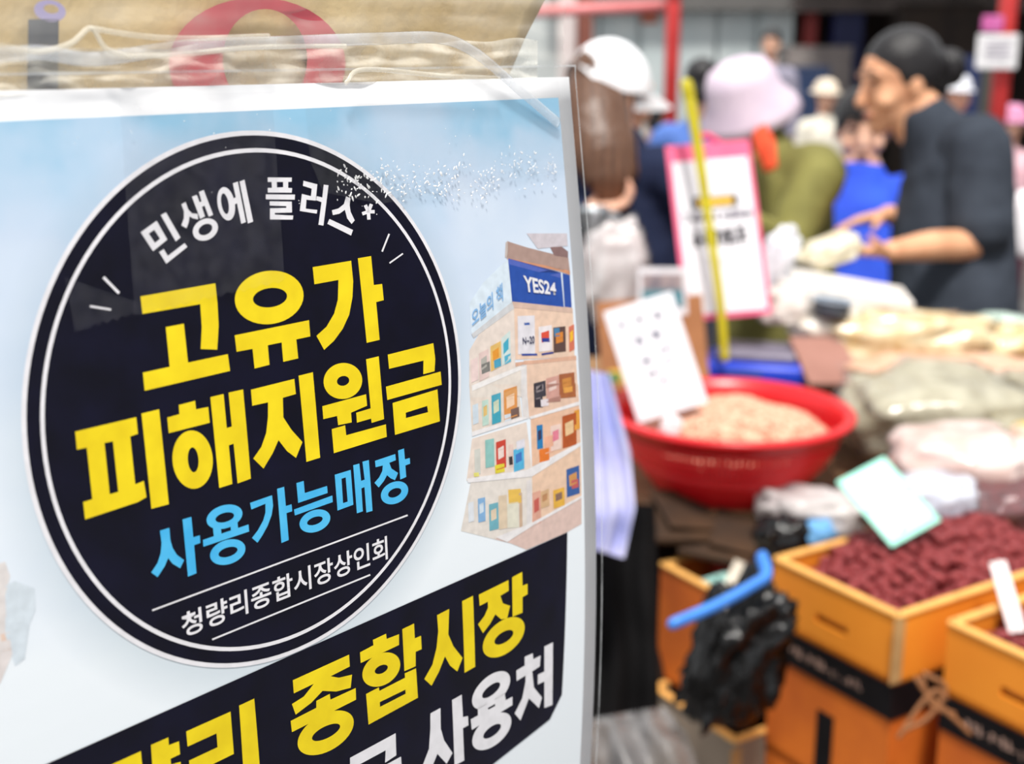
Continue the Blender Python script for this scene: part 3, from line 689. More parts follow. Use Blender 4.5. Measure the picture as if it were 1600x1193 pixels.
for j in range(NV2):
    for i in range(NU2): bm.faces.new((G[j][i], G[j][i+1], G[j+1][i+1], G[j+1][i]))
par(obj('sheet', bm, M_wrap, None, True), wrap)
# the twisted plastic cord that runs over the wrap and the poster corner
M_cord = film('plastic_cord', 1.5, 0.1, 0.25, hazecol=(235, 240, 246))
def ptw(x, y, off):
    u, v = px_uv(x, y, off); return flat3(u, v, off)
bm = bmesh.new(); tube(bm, [ptw(x, y, 0.004) for x, y in ((-60, 92), (60, 82), (150, 92), (300, 72), (450, 66), (600, 60), (690, 60), (745, 84), (800, 130), (872, 192))],
                      [(0.0022, 0.0008)] * 10, axis=EV, seg=10, n=6)
par(obj('cord', bm, M_cord, None, True), wrap)
bm = bmesh.new()
for path in (((0, 72), (60, 80), (110, 68), (142, 44), (165, 75), (200, 88)), ((142, 44), (220, 56), (300, 60), (420, 56)), ((200, 88), (290, 84), (400, 74), (540, 72)), ((540, 130), (570, 108), (690, 118), (780, 122))):
    tube(bm, [ptw(x, y, 0.006) for x, y in path], [(0.0009, 0.0006)] * len(path), axis=EV, seg=8, n=6)
par(obj('crease_ridges', bm, film('crease_film', 1.4, 0.08, 0.25, hazecol=(250, 244, 228)), None, True), wrap)
# milky folded band of the wrap just above the poster
bm = bmesh.new(); G = []
for j in range(13):
    row = []
    for i in range(121):
        x = -60 + 900 * i / 120; t_ = j / 12
        y = (78 + 10 * noise.noise(Vector((x / 70, 0, 3))) - 14 * (x / 800)) * (1 - t_) + (150 - 24 * x / 800) * t_
        row.append(bm.verts.new(ptw(x, y, -0.001 + 0.0035 * noise.noise(Vector((x / 60, y / 12, 7))))))
    G.append(row)
for j in range(12):
    for i in range(120): bm.faces.new((G[j][i], G[j][i+1], G[j+1][i+1], G[j+1][i]))
par(obj('folded_band', bm, film('milky_film', 1.35, 0.08, 0.34, bump=0.15, bscale=90, bdist=0.003, hazecol=(250, 246, 234)), None, True), wrap)
# crate under the sack, down to the floor
cr0 = flat3(0.24, 0.62, -0.09); cz = cr0.z
ang = math.atan2(EH.y, EH.x)
cr = thing('wooden_crate', 'tall slatted wooden crate carrying the kraft sack', 'crate', (cr0.x, cr0.y, 0), (0, 0, ang))
M_wood = mat('crate_wood', (176, 140, 98), 0.7, (146, 110, 74), 6)
for sx in (-0.17, 0.17):
    for sy in (-0.06, 0.06): boxobj('corner_post', (sx, sy, cz/2 - 0.012), (0.03, 0.03, cz - 0.025), M_wood, cr)
boxobj('top_board', (0, 0, cz - 0.012), (0.38, 0.17, 0.018), M_wood, cr)
for i in range(9):
    for sy in (-0.078, 0.078): boxobj('slat', (0, sy, 0.06 + i * (cz - 0.12) / 8.2), (0.37, 0.008, 0.07), M_wood, cr)

# ------------------------------------------------------------------ stall furniture
E1 = Vector((0.849, 0.528, 0)); E2 = Vector((0.528, -0.849, 0)); EZ = Vector((0, 0, 1))
def table(name, label, x0, x1, y0, y1, z, m, m2, th=0.03):
    t = thing(name, label, 'table', ((x0+x1)/2, (y0+y1)/2, 0))
    w, d = x1-x0, y1-y0
    n = max(2, int(d / 0.12))
    for i in range(n): boxobj('plank', (0, -d/2 + d/n*(i+.5), z - th/2), (w, d/n - 0.004, th), m, t)
    for sx in (-1, 1):
        for sy in (-1, 1): boxobj('leg', (sx*(w/2-0.04), sy*(d/2-0.04), (z-th)/2), (0.05, 0.05, z-th), m2, t)
    return t
M_plank = mat('plank', (150, 116, 82), 0.75, (110, 82, 58), 5)
# ground line positions
bk = WZ(1140, 640, 0.996)            # basket centre at rim height
TZ = 0.862
table('stall_table', 'low wooden stall table under the red basket', 0.10, 1.75, 1.93, 2.36, TZ, M_plank, M_plank)
table('rear_stall_table', 'higher wooden stall table under the bagged dried goods', 0.12, 1.9, 2.37, 2.62, 0.955, M_plank, M_plank)

# ------------------------------------------------------------------ red perforated basket
bt = thing('red_basket', 'red perforated plastic basket heaped with peanuts', 'basket', (bk.x, bk.y, TZ))
M_rb = mat('red_plastic', (216, 26, 34), 0.32, (206, 20, 30), 6, spec=0.5)
RB, HB = 0.190, 0.996 - TZ
def bprof(t): return 0.118 + (RB - 0.118) * (1 - (1 - t) ** 1.7)     # radius at height fraction
bm = bmesh.new(); lathe(bm, [(0.001, 0.006), (0.112, 0.006), (0.116, 0.0), (0.122, 0.0), (0.124, 0.012), (bprof(0.1), HB*0.12), (bprof(0.1) - 0.003, HB*0.13), (0.11, 0.012), (0.001, 0.012)], seg=72)
obj('bottom', bm, M_rb, bt, True)
bm = bmesh.new(); lathe(bm, [(RB - 0.006, HB - 0.02), (RB, HB - 0.024), (RB + 0.002, HB - 0.008), (RB + 0.014, HB - 0.006), (RB + 0.017, HB), (RB + 0.012, HB + 0.005), (RB - 0.001, HB + 0.003), (RB - 0.006, HB - 0.02)], seg=96)
obj('rim', bm, M_rb, bt, True)
bm = bmesh.new(); lathe(bm, [(bprof(.02 + .4*q/6), HB * (.02 + .4*q/6)) for q in range(7)] + [(bprof(.42 - .4*q/6) - .003, HB * (.42 - .4*q/6)) for q in range(7)], seg=96); obj('lower_wall', bm, M_rb, bt, True)
bm = bmesh.new(); NS = 132
for k in range(NS):
    a = 2 * math.pi * k / NS; ca, sa = math.cos(a), math.sin(a)
    prev = None
    for q in range(9):
        t = 0.4 + 0.48 * q / 8; r = bprof(t); z = HB * t
        hw = math.pi * r / NS * 0.62
        ring_ = [bm.verts.new((ca * (r + dr) - sa * s, sa * (r + dr) + ca * s, z)) for dr, s in ((0, -hw), (0, hw), (-0.003, hw), (-0.003, -hw))]
        if prev:
            for e in range(4): bm.faces.new((prev[e], prev[(e+1) % 4], ring_[(e+1) % 4], ring_[e]))
        prev = ring_
obj('ribs', bm, M_rb, bt)['kind'] = 'stuff'
for q in range(4):
    t = 0.45 + 0.11 * q; r = bprof(t); z = HB * t
    bm = bmesh.new(); lathe(bm, [(r - 0.0028, z - 0.003), (r + 0.0003, z - 0.003), (r + 0.0003, z + 0.003), (r - 0.0028, z + 0.003), (r - 0.0028, z - 0.003)], seg=96); obj('hoop', bm, M_rb, bt)
# peanuts: nobody could count them
def mound(x, y):
    r = math.hypot(x, y) / (RB - 0.016)
    return HB * 0.60 + 0.062 * max(0, 1 - r * r) + 0.012 * (x / RB) + 0.007 * noise.noise(Vector((x * 18, y * 18, 0)))
bm = bmesh.new()
n = 26
vs0 = {}
for i in range(-n, n + 1):
    for j in range(-n, n + 1):
        x, y = i * RB / n, j * RB / n
        if math.hypot(x, y) <= RB - 0.026: vs0[i, j] = bm.verts.new((x, y, mound(x, y) - 0.005))
for (i, j) in list(vs0):
    q = [(i, j), (i+1, j), (i+1, j+1), (i, j+1)]
    if all(k in vs0 for k in q): bm.faces.new([vs0[k] for k in q])
rg = random.Random(5)
proto = bmesh.new(); bmesh.ops.create_icosphere(proto, subdivisions=1, radius=1.0)
pv = [v.co.copy() for v in proto.verts]; pf = [[v.index for v in f.verts] for f in proto.faces]; proto.free()
for k in range(2600):
    a, r = rg.uniform(0, 2*math.pi), (RB - 0.031) * math.sqrt(rg.random())
    x, y = r * math.cos(a), r * math.sin(a)
    Rm = Matrix.Rotation(rg.uniform(0, 6.3), 3, 'Z') @ Matrix.Rotation(rg.uniform(-.5, .5), 3, 'X')
    L_ = rg.uniform(.8, 1.15)
    nv = [bm.verts.new(Rm @ Vector((v.x * .0082 * L_, v.y * .0046, v.z * .0046)) + Vector((x, y, mound(x, y) + rg.uniform(-.002, .002)))) for v in pv]
    for f in pf: bm.faces.new([nv[i] for i in f])
pn = obj('peanut_kernels', bm, mat('peanut', (238, 196, 168), 0.55, (188, 124, 98), 95, detail=2), None, True); pn.location = (bk.x, bk.y, TZ)
tag(pn, 'pinkish shelled peanuts heaped in the red basket', 'peanuts', kind='stuff')

# ------------------------------------------------------------------ cards and signs
def quad_card(name, label, cat, pts, depths, th, m, upright=False):
    """a stiff card from four photo corners TL, TR, BR, BL with their distances"""
    P = [W(x, y, d) for (x, y), d in zip(pts, depths)]
    o = (P[3] + P[2]) / 2
    ex0 = ((P[1] - P[0]) + (P[2] - P[3])).normalized(); eu0 = ((P[0] - P[3]) + (P[1] - P[2])).normalized(); dt = ex0.dot(eu0)
    ex = (ex0 - eu0 * dt * (0.8 if upright else 0.5)).normalized(); eu = (eu0 - ex0 * dt * (0.2 if upright else 0.5)); eu = (eu - ex * eu.dot(ex)).normalized(); en = ex.cross(eu)     # towards viewer is -en or en
    if en.y > 0: en = -en
    w = ((P[1] - P[0]).length + (P[2] - P[3]).length) / 2; h = ((P[0] - P[3]).length + (P[1] - P[2]).length) / 2
    t = thing(name, label, cat, o)
    M_ = frame_M((0, 0, 0), ex, eu, en)
    boxobj('sheet', (0, h/2, 0), (w, h, th), m, t, M_, bev=min(0.001, th/3))
    return t, M_, w, h
def strokes(t, M_, w, h, lines, m, z, name='lettering'):
    """marks in fractions of the card: (x0, y0, x1, y1, width)"""
    bm = bmesh.new()
    for x0, y0, x1, y1, wd_ in lines:
        a, b = Vector(((x0 - .5) * w, y0 * h, z)), Vector(((x1 - .5) * w, y1 * h, z))
        d = (b - a); n_ = Vector((-d.y, d.x, 0)).normalized() * wd_ * w / 2
        q = [bm.verts.new(M_ @ p) for p in (a + n_, b + n_, b - n_, a - n_)]; bm.faces.new(q)
    return obj(name, bm, m, t)
def hangul_like(rg_, x, y, s, wd_):
    """a blurred block of pen strokes: the characters cannot be read in the photograph"""
    out = []
    for k in range(rg_.randint(3, 5)):
        if rg_.random() < .5: yy = y + rg_.uniform(-.45, .45) * s * .6; out.append((x - s*.4, yy, x + s*rg_.uniform(.05, .4), yy + .005, wd_))
        else: xx = x + rg_.uniform(-.4, .4) * s; out.append((xx, y - s*.3, xx + .005, y + s*rg_.uniform(.05, .35), wd_))
    return out
# white handwritten price card stuck in the peanuts
t, M_, w, h = quad_card('price_card', 'white handwritten price card stuck in the peanut basket', 'card', [(950, 480), (1060, 458), (1102, 618), (1002, 672)], [2.13, 2.13, 2.10, 2.10], 0.003, M_card)
rg = random.Random(8); ln = []
for x, y in ((.2, .86), (.47, .86), (.72, .84), (.36, .67), (.6, .68), (.36, .5)): ln += hangul_like(rg, x, y, .12, .04)
for x, y in ((.58, .52), (.68, .535), (.6, .43), (.7, .445), (.33, .37), (.42, .37), (.5, .29)): ln += hangul_like(rg, x, y, .07, .034)
strokes(t, M_, w, h, ln, mat('pen_grey', (84, 86, 110), 0.7), 0.0022, 'handwriting')['kind'] = 'stuff'
# small dark picture card on cardboard behind it
t, M_, w, h = quad_card('picture_card', 'small dark picture card with teal strip behind the white price card', 'card', [(996, 418), (1072, 418), (1074, 492), (998, 492)], [2.40, 2.40, 2.38, 2.38], 0.004, mat('card_rim', (204, 200, 204), 0.6))
boxobj('picture', (0, h*.5, 0.003), (w*.84, h*.72, 0.002), mat('dim_print', (64, 60, 76), 0.6, (140, 122, 120), 40, detail=2), t, M_)
boxobj('teal_strip', (0, h*.34, 0.0045), (w*.84, h*.34, 0.002), mat('teal_print', (54, 110, 122), 0.6), t, M_)
t, M_, w, h = quad_card('cardboard_sheet', 'upright brown cardboard piece behind the white price card', 'cardboard', [(932, 470), (1092, 462), (1112, 600), (940, 612)], [2.46, 2.46, 2.44, 2.44], 0.006, mat('cardboard_brown', (176, 120, 78), 0.8, (140, 92, 58), 10))
boxobj('printed_patch', (-w*.36, h*.16, 0.004), (w*.2, h*.14, 0.002), mat('patch_green', (74, 110, 60), 0.7, (226, 176, 60), 25, sharp=True), t, M_)
# pink framed notice on its holder
t, M_, w, h = quad_card('framed_notice', 'white notice with pink border leaning behind the red basket', 'notice', [(1022, 226), (1166, 224), (1200, 506), (1078, 486)], [2.52, 2.52, 2.46, 2.46], 0.004, mat('pink_frame', (230, 96, 136), 0.5, (220, 78, 120), 20), True)
boxobj('paper', (0.0, h*.465, 0.003), (w*.89, h*.87, 0.002), M_card, t, M_)
strokes(t, M_, w, h, [(.24, .655, .77, .655, .15)], mat('ink_black', (40, 38, 48), 0.7), 0.0046, 'dark_box')
strokes(t, M_, w, h, [(.3, .655, .71, .655, .09)], mat('gold_ink', (232, 186, 62), 0.7), 0.0052, 'yellow_line')
ln = []
rg = random.Random(4)
for i in range(9): ln += hangul_like(rg, .14 + i * .09, .575, .08, .03)
strokes(t, M_, w, h, ln, mat('ink_soft', (96, 88, 106), 0.7), 0.0046, 'small_lettering')
ln = []
for i in range(5): ln += hangul_like(rg, .25 + i * .13, .46, .15, .04) + hangul_like(rg, .25 + i * .13, .45, .15, .04)
strokes(t, M_, w, h, ln, MATS['ink_black'], 0.0046, 'large_lettering')
strokes(t, M_, w, h, [(.3, .33, .78, .325, .02), (.34, .30, .74, .295, .015)], mat('ink_pale', (190, 186, 198), 0.7), 0.0046, 'pale_lines')
bm = bmesh.new(); tube(bm, [M_ @ Vector((-.02, h*1.0, -0.01)), M_ @ Vector((-.0, h*1.06, -0.012)), M_ @ Vector((.03, h*1.0, -0.01))], [0.006]*3, seg=8); obj('hanger', bm, mat('pink_plastic', (232, 50, 110), 0.4), t, True)
# yellow stick in front of it
yt = thing('yellow_stick', 'long yellow plastic stick standing in front of the pink bordered notice', 'stick', W(1131, 545, 2.40))
bm = bmesh.new(); o = W(1131, 545, 2.40)
tube(bm, [W(x, y, d) - o for x, y, d in ((1133, 560, 2.40), (1125, 470, 2.40), (1108, 350, 2.41), (1092, 240, 2.42), (1077, 150, 2.43))], [0.0075, 0.0085, 0.0085, 0.010, 0.011], seg=14)
obj('shaft', bm, mat('yellow_plastic', (188, 176, 12), 0.35, (172, 158, 10), 20), yt, True)
bm = bmesh.new(); tube(bm, [W(1077, 152, 2.43) - o, W(1073, 132, 2.43) - o], [0.0125, 0.012], seg=16); obj('cap', bm, MATS['yellow_plastic'], yt, True)
# blue scale under the notice
sc_ = W(1182, 572, 2.50); sc0 = Vector((sc_.x, sc_.y, 0.957))
st = thing('weighing_scale', 'blue plastic weighing scale with grey pan behind the red basket', 'scale', sc0, (0, 0, math.radians(-14)))
M_blue = mat('blue_plastic', (34, 66, 196), 0.35, (24, 52, 176), 8)
bm = bmesh.new(); box(bm, (0, 0, 0.022), (0.20, 0.15, 0.044), None, 0.012); obj('body', bm, M_blue, st, True)
bm = bmesh.new(); box(bm, (0.0, 0.01, 0.052), (0.15, 0.13, 0.014), None, 0.005); obj('pan', bm, mat('pan_grey', (128, 122, 138), 0.4, (104, 98, 114), 12), st, True)
for k in range(4): boxobj('foot', ((-1)**k * .08, (-1)**(k//2) * .055, 0.002), (0.02, 0.02, 0.006), M_blue, st)
boxobj('display', (-0.02, -0.0765, 0.024), (0.07, 0.003, 0.02), mat('display', (60, 84, 170), 0.3), st)

# ------------------------------------------------------------------ orange jujube boxes (frame: E1 to the right and back, E2 towards the viewer)
M_or = mat('orange_board', (232, 142, 40), 0.6, (220, 128, 32), 7)
M_or2 = mat('orange_board_worn', (214, 112, 30), 0.65, (176, 82, 26), 9, detail=6)
M_in = mat('board_inside', (222, 132, 44), 0.7, (204, 116, 36), 8)
M_edge = mat('board_edge', (240, 178, 96), 0.7)
M_blk = mat('black_tape', (24, 22, 24), 0.35, (16, 14, 16), 20, spec=0.12)
def carton(name, label, corner, w, dpt, z0, z1, m, open_top=True, group='orange fruit boxes', slot=True):
    """corner = back left corner; w along E1, dpt along E2"""
    t = thing(name, label, 'box', (corner.x, corner.y, z0), group=group)
    F_ = frame_M((0, 0, 0), E1, E2 * 1.0, EZ)
    h, th = z1 - z0, 0.007
    boxobj('base', (w/2, dpt/2, th/2), (w, dpt, th), m, t, F_)
    if slot:   # left wall facing the camera, with a real hand hole
        hw, hz0, hz1 = 0.03, h*.34, h*.48
        g = thing('side_wall', None, None); g.parent = t
        for nm, c_, s_ in (('lower_panel', (th/2, dpt/2, hz0/2), (th, dpt, hz0)), ('upper_panel', (th/2, dpt/2, (hz1+h)/2), (th, dpt, h-hz1)),
                       ('rear_panel', (th/2, (dpt/2-hw)/2, (hz0+hz1)/2), (th, dpt/2-hw, hz1-hz0)), ('front_panel', (th/2, dpt - (dpt/2-hw)/2, (hz0+hz1)/2), (th, dpt/2-hw, hz1-hz0))):
            boxobj(nm, c_, s_, m, g, F_)
        boxobj('slot_flap', (th*1.6, dpt/2, (hz0+hz1)/2 + 0.002), (0.002, hw*2, hz1-hz0), M_in, g, F_)
    else: boxobj('side_wall', (th/2, dpt/2, h/2), (th, dpt, h), m, t, F_)
    boxobj('side_wall', (w - th/2, dpt/2, h/2), (th, dpt, h), m, t, F_)
    boxobj('end_wall', (w/2, th/2, h/2), (w - 2*th, th, h), m, t, F_); boxobj('end_wall', (w/2, dpt - th/2, h/2), (w - 2*th, th, h), m, t, F_)
    if open_top:
        for nm, c_, s_ in (('rolled_edge', (th/2, dpt/2, h), (th*1.9, dpt, 0.006)), ('rolled_edge', (w-th/2, dpt/2, h), (th*1.9, dpt, 0.006)),
                       ('rolled_edge', (w/2, th/2, h), (w, th*1.9, 0.006)), ('rolled_edge', (w/2, dpt-th/2, h), (w, th*1.9, 0.006))):
            boxobj(nm, c_, s_, M_edge, t, F_, bev=0.0025)
        boxobj('corner_tape', (0.002, dpt + 0.0008, h*.5), (0.02, 0.0015, h*.96), mat('corner_tape', (186, 150, 100), 0.5), t, F_)
    else:
        boxobj('lid', (w/2, dpt/2, h - 0.003), (w, dpt, 0.006), m, t, F_)
    return t, F_
LA = WZ(1210, 872, 0.88); LA.z = 0
ZT, ZB = 0.88, 0.785
tA, FA = carton('jujube_box', 'orange open box of jujubes with the mint price card standing in it', LA, 0.36, 0.228, ZB, ZT, M_or)
LB = WZ(1482, 972, 0.88); LB.z = 0
tB, FB = carton('jujube_box', 'orange open box of jujubes cut by the right edge of the picture', LB, 0.36, 0.228, ZB, ZT, M_or)
tC, FC = carton('fruit_box', 'closed worn orange box with black band under the mint card box', LA + E1 * 0.002, 0.35, 0.226, 0.585, ZB - 0.001, M_or2, False, slot=False)
tD, FD = carton('fruit_box', 'closed worn orange box with black band at the lower right corner', LB + E1 * 0.002, 0.35, 0.226, 0.585, ZB - 0.001, M_or2, False, slot=False)
for t, F_, zz in ((tC, FC, 0), (tD, FD, 0)):
    b_ = boxobj('black_band', (-0.0015, 0.113, 0.172), (0.003, 0.228, 0.048), M_blk, t, F_)
    boxobj('black_band', (0.17, 0.2275, 0.172), (0.35, 0.003, 0.048), M_blk, t, F_)
    bm = bmesh.new(); rg = random.Random(2)
    for k in range(16):
        x = 0.045 + k * 0.0085
        for q in range(2): box(bm, (-0.0034, x + rg.uniform(-.002, .002), 0.172 + rg.uniform(-.004, .004)), (0.0008, rg.choice((0.0016, 0.005)), rg.choice((0.0016, 0.009))), F_)
    s_ = obj('band_lettering', bm, mat('band_ink', (168, 136, 122), 0.6), t); s_['kind'] = 'stuff'
    boxobj('printed_block', (-0.0012, 0.115, 0.06), (0.002, 0.03, 0.09), M_blk, t, F_)
# supports under the stack
for L0, nm in ((LA, 'plain orange box at the bottom of the left stack'), (LB, 'plain orange box at the bottom of the right stack')):
    carton('stack_box', nm, L0 + E1 * 0.004, 0.345, 0.224, 0.30, 0.584, M_or2, False, slot=False); 
    carton('stack_box', nm.replace('plain', 'dark plain').replace('at the bottom', 'on the ground'), L0 + E1 * 0.006, 0.34, 0.222, 0.0, 0.299, M_or2, False, slot=False)
# brown cord round the box corner
bm = bmesh.new()
o = WZ(1440, 1075, 0.72)
for pts in (((1432, 1060), (1450, 1085), (1500, 1130), (1515, 1145)), ((1405, 1150), (1440, 1098), (1462, 1078), (1478, 1090)), ((1412, 1140), (1450, 1120), (1478, 1075), (1445, 1052)), ((1440, 1060), (1455, 1100), (1490, 1115))):
    tube(bm, [W(x, y, 1.56) - W(1440, 1100, 1.56) for x, y in pts], [0.0032] * len(pts), seg=8)
co = obj('cord', bm, mat('brown_cord', (150, 98, 58), 0.7, (110, 70, 42), 200), None, True); co.location = W(1440, 1100, 1.56)
tag(co, 'brown tangled cord hanging at the gap between the orange boxes', 'cord')

# ------------------------------------------------------------------ jujubes, one by one
def jmesh(seed):
    bm = bmesh.new(); bmesh.ops.create_icosphere(bm, subdivisions=2, radius=1.0)
    for v in bm.verts:
        n_ = 1 + 0.16 * noise.noise(v.co * 2.6 + Vector((seed * 7.3, 0, 0)))
        v.co = Vector((v.co.x * 0.0128, v.co.y * 0.0092, v.co.z * 0.0088)) * n_
    me = bpy.data.meshes.new('jujube'); bm.to_mesh(me); bm.free()
    for p in me.polygons: p.use_smooth = True
    me.materials.append(mat('jujube_skin', (158, 66, 66), 0.32, (116, 36, 42), 140, bump=0.5, bscale=320)); return me
JM = [jmesh(i) for i in range(5)]
rg = random.Random(21)
def fill(L0, n_w, n_d, lim, label, group, hz):
    placed = 0
    for i in range(n_w):
        for j in range(n_d):
            if placed >= lim: return
            a = 0.022 + (0.36 - 0.044) * (i + rg.uniform(-.25, .25)) / (n_w - 1); b = 0.02 + (0.228 - 0.04) * (j + rg.uniform(-.25, .25)) / (n_d - 1)
            a = min(max(a, 0.02), 0.34); b = min(max(b, 0.02), 0.208)
            p = L0 + E1 * a + E2 * b
            z = hz(a, b) + rg.uniform(-0.004, 0.005)
            o = bpy.data.objects.new('jujube', JM[rg.randrange(5)]); COL.objects.link(o)
            o.location = (p.x, p.y, z); o.rotation_euler = (rg.uniform(-.6, .6), rg.uniform(-.6, .6), rg.uniform(0, 6.3))
            tag(o, label, 'jujube', group); placed += 1
hzA = lambda a, b: 0.848 + 0.06 * max(0, 1 - ((a - .26) / .24) ** 2 - ((b - .085) / .16) ** 2)
hzB = lambda a, b: 0.856 + 0.012 * max(0, 1 - ((a - .2) / .2) ** 2 - ((b - .1) / .14) ** 2)
fill(LA, 17, 12, 204, 'wrinkled dark red jujube in the box behind the mint price card', 'jujubes in the box with the mint card', hzA)
fill(LB, 10, 9, 90, 'wrinkled dark red jujube in the box at the right picture edge', 'jujubes in the right edge box', hzB)
def heap(L0, hz, label):
    bm = bmesh.new(); N = 22; rows = []
    for i in range(N + 1):
        rows.append([bm.verts.new(E1 * (0.008 + 0.344 * i / N) + E2 * (0.008 + 0.212 * j / N) + EZ * (hz(0.008 + 0.344*i/N, 0.008 + 0.212*j/N) - 0.014 + 0.004 * noise.noise(Vector((i*.9, j*.9, 0))))) for j in range(N + 1)])
    for i in range(N):
        for j in range(N): bm.faces.new((rows[i][j], rows[i+1][j], rows[i+1][j+1], rows[i][j+1]))
    rg_ = random.Random(9)
    for k in range(420):
        a, b = rg_.uniform(.015, .345), rg_.uniform(.015, .213); s = Matrix.Rotation(rg_.uniform(0, 6), 3, 'Z')
        c_ = E1 * a + E2 * b + EZ * (hz(a, b) - 0.011)
        nv = [bm.verts.new(s @ Vector((v.x * .012, v.y * .009, v.z * .0085)) + c_) for v in pv]
        for f in pf: bm.faces.new([nv[i] for i in f])
    o = obj('jujube_heap', bm, MATS['jujube_skin'], None, True); o.location = (L0.x, L0.y, 0)
    tag(o, label, 'jujubes', kind='stuff')
heap(LA, hzA, 'deeper jujubes filling the box with the mint card'); heap(LB, hzB, 'deeper jujubes filling the box at the right edge')

# mint price card in box A, white strip in box B
t, M_, w, h = quad_card('mint_price_card', 'mint green and white price card standing in the jujubes', 'card', [(1318, 752), (1388, 704), (1468, 812), (1396, 856)], [1.86, 1.88, 1.80, 1.78], 0.003, mat('mint', (160, 226, 206), 0.5, (146, 214, 194), 20))
boxobj('white_field', (-w*.02, h*.27, 0.0022), (w*.8, h*.36, 0.002), M_card, t, M_); boxobj('white_field', (-w*.02, h*.72, 0.0022), (w*.8, h*.4, 0.002), M_card, t, M_)
strokes(t, M_, w, h, [(.3, .1, .45, .16, .05), (.55, .3, .7, .32, .03), (.3, .7, .55, .72, .03)], mat('mint_ink', (120, 200, 170), 0.6), 0.0036, 'printed_marks')
t, M_, w, h = quad_card('white_strip', 'white plastic strip tag standing in the right edge box', 'tag', [(1558, 880), (1588, 872), (1600, 985), (1580, 990)], [1.66, 1.66, 1.62, 1.62], 0.003, mat('strip_white', (236, 228, 226), 0.4, (222, 206, 206), 20))
boxobj('fold', (0, h*.5, 0.003), (w*.2, h, 0.003), MATS['strip_white'], t, M_)

# ------------------------------------------------------------------ left orange box, bags and clutter in front of the table
NE = WZ(1032, 880, 0.80); NE.z = 0
tE, FE = carton('clutter_box', 'orange open box of papers behind the black bag', NE, 0.24, 0.185, 0.61, 0.80, M_or2, True, slot=False)
for k, (c_, a_, b_, lab) in enumerate((((150, 196, 188), .07, .10, 'pale teal folded paper in the clutter box'), ((190, 62, 50), .14, .05, 'red folded paper in the clutter box'), ((214, 206, 190), .05, .15, 'cream folded paper in the clutter box'))):
    bm = bmesh.new(); box(bm, (0, 0, 0), (0.11, 0.075, 0.006), None, 0.002); box(bm, (0.005, 0.004, 0.007), (0.105, 0.07, 0.004), Matrix.Rotation(.08, 4, 'X'), 0.001)
    o = obj('folded_paper', bm, mat('paper_%d' % k, c_, 0.6)); p = NE + E1 * a_ + E2 * b_; o.location = (p.x, p.y, 0.772 + .012 * k); o.rotation_euler = (0.25, -0.12, 0.4 + k * .4); tag(o, lab, 'paper', 'papers in the clutter box')
bm = bmesh.new(); box(bm, (0.12, 0.092, 0.63), (0.22, 0.165, 0.02), None); bmf = obj('filler', bm, M_in, tE); bmf.matrix_basis = FE @ Matrix.Translation((0, 0, -0.61)); bmf.name = 'inner_flap'
NF = WZ(1042, 1078, 0.60); NF.z = 0
tF, FF = carton('cardboard_box', 'grey brown cardboard box with pale edge at the bottom', NF - E1*0.02 - E2*0.015, 0.27, 0.198, 0.0, 0.606, mat('cardboard_grey', (142, 126, 110), 0.8, (112, 98, 84), 6), True, group='plain cartons', slot=False)
def lump(name, label, cat, c, size, m, rot=(0, 0, 0), seed=0, rough=0.25, freq=2.2, sub=4, fold=0.0, group=None, flat_bottom=True, skin=None):
    """soft bag: pillow shape with creases"""
    def make(sc):
        bm = bmesh.new(); bmesh.ops.create_icosphere(bm, subdivisions=sub, radius=1.0)
        for v in bm.verts:
            p = v.co.copy(); q = Vector([math.copysign(abs(x) ** 0.75, x) for x in p])
            n_ = 1 + rough * noise.noise(p * freq + Vector((seed * 3.1, seed, 0))) + fold * abs(noise.noise(p * freq * 3.1 + Vector((seed, 5, 1))))
            q = q * n_ * sc
            v.co = Vector((q.x * size[0]/2, q.y * size[1]/2, q.z * size[2]/2))
            if flat_bottom: v.co.z = max(v.co.z, -size[2] * 0.36)
        return bm
    t = thing(name, label, cat, c, rot, group)
    obj('contents', make(1.0), m, t, True)
    if skin: obj('clear_skin', make(1.07), skin, t, True)
    return t
M_black = mat('black_poly', (9, 9, 10), 0.13, (5, 5, 6), 30, bump=0.8, bscale=24)
lump('black_bag', 'large crumpled black plastic bag hanging beside the orange boxes', 'bag', W(1150, 1016, 1.71), (0.105, 0.095, 0.19), M_black, (0.1, 0.25, 0.3), 4, 0.4, 2.4, 5, 0.35, flat_bottom=False)
lump('black_bag', 'black plastic bag knot beside the box corner', 'bag', W(1222, 842, 1.92), (0.07, 0.06, 0.065), M_black, (0, 0, 0.3), 7, 0.35, 2.6, 4, 0.35, flat_bottom=False)
lump('blue_bag', 'light blue plastic pouch behind the mint card box', 'bag', W(1276, 836, 1.96), (0.06, 0.05, 0.05), mat('light_blue_poly', (120, 178, 228), 0.35, (96, 158, 214), 20), (0, 0, 0.2), 8, flat_bottom=False)
lump('grey_bag', 'crumpled grey white plastic bag under the red basket', 'bag', W(1275, 802, 2.0), (0.16, 0.09, 0.07), mat('grey_poly', (206, 200, 198), 0.3, (166, 158, 158), 14, bump=0.6, bscale=30), (0, 0, -0.2), 3, 0.35, 2.6, 4, 0.3)
# blue bent plastic handle
bm = bmesh.new(); o = W(1190, 905, 1.70)
tube(bm, [W(x, y, d) - o for x, y, d in ((1052, 974, 1.60), (1120, 945, 1.62), (1180, 912, 1.64), (1197, 898, 1.65), (1190, 870, 1.68))], [(0.0075, 0.010)] * 5, seg=14, n=6)
h_ = obj('plastic_handle', bm, mat('sky_plastic', (70, 140, 226), 0.35, (56, 120, 208), 14), None, True); h_.location = o
tag(h_, 'bright blue bent plastic handle sticking out of the black bag', 'hook')
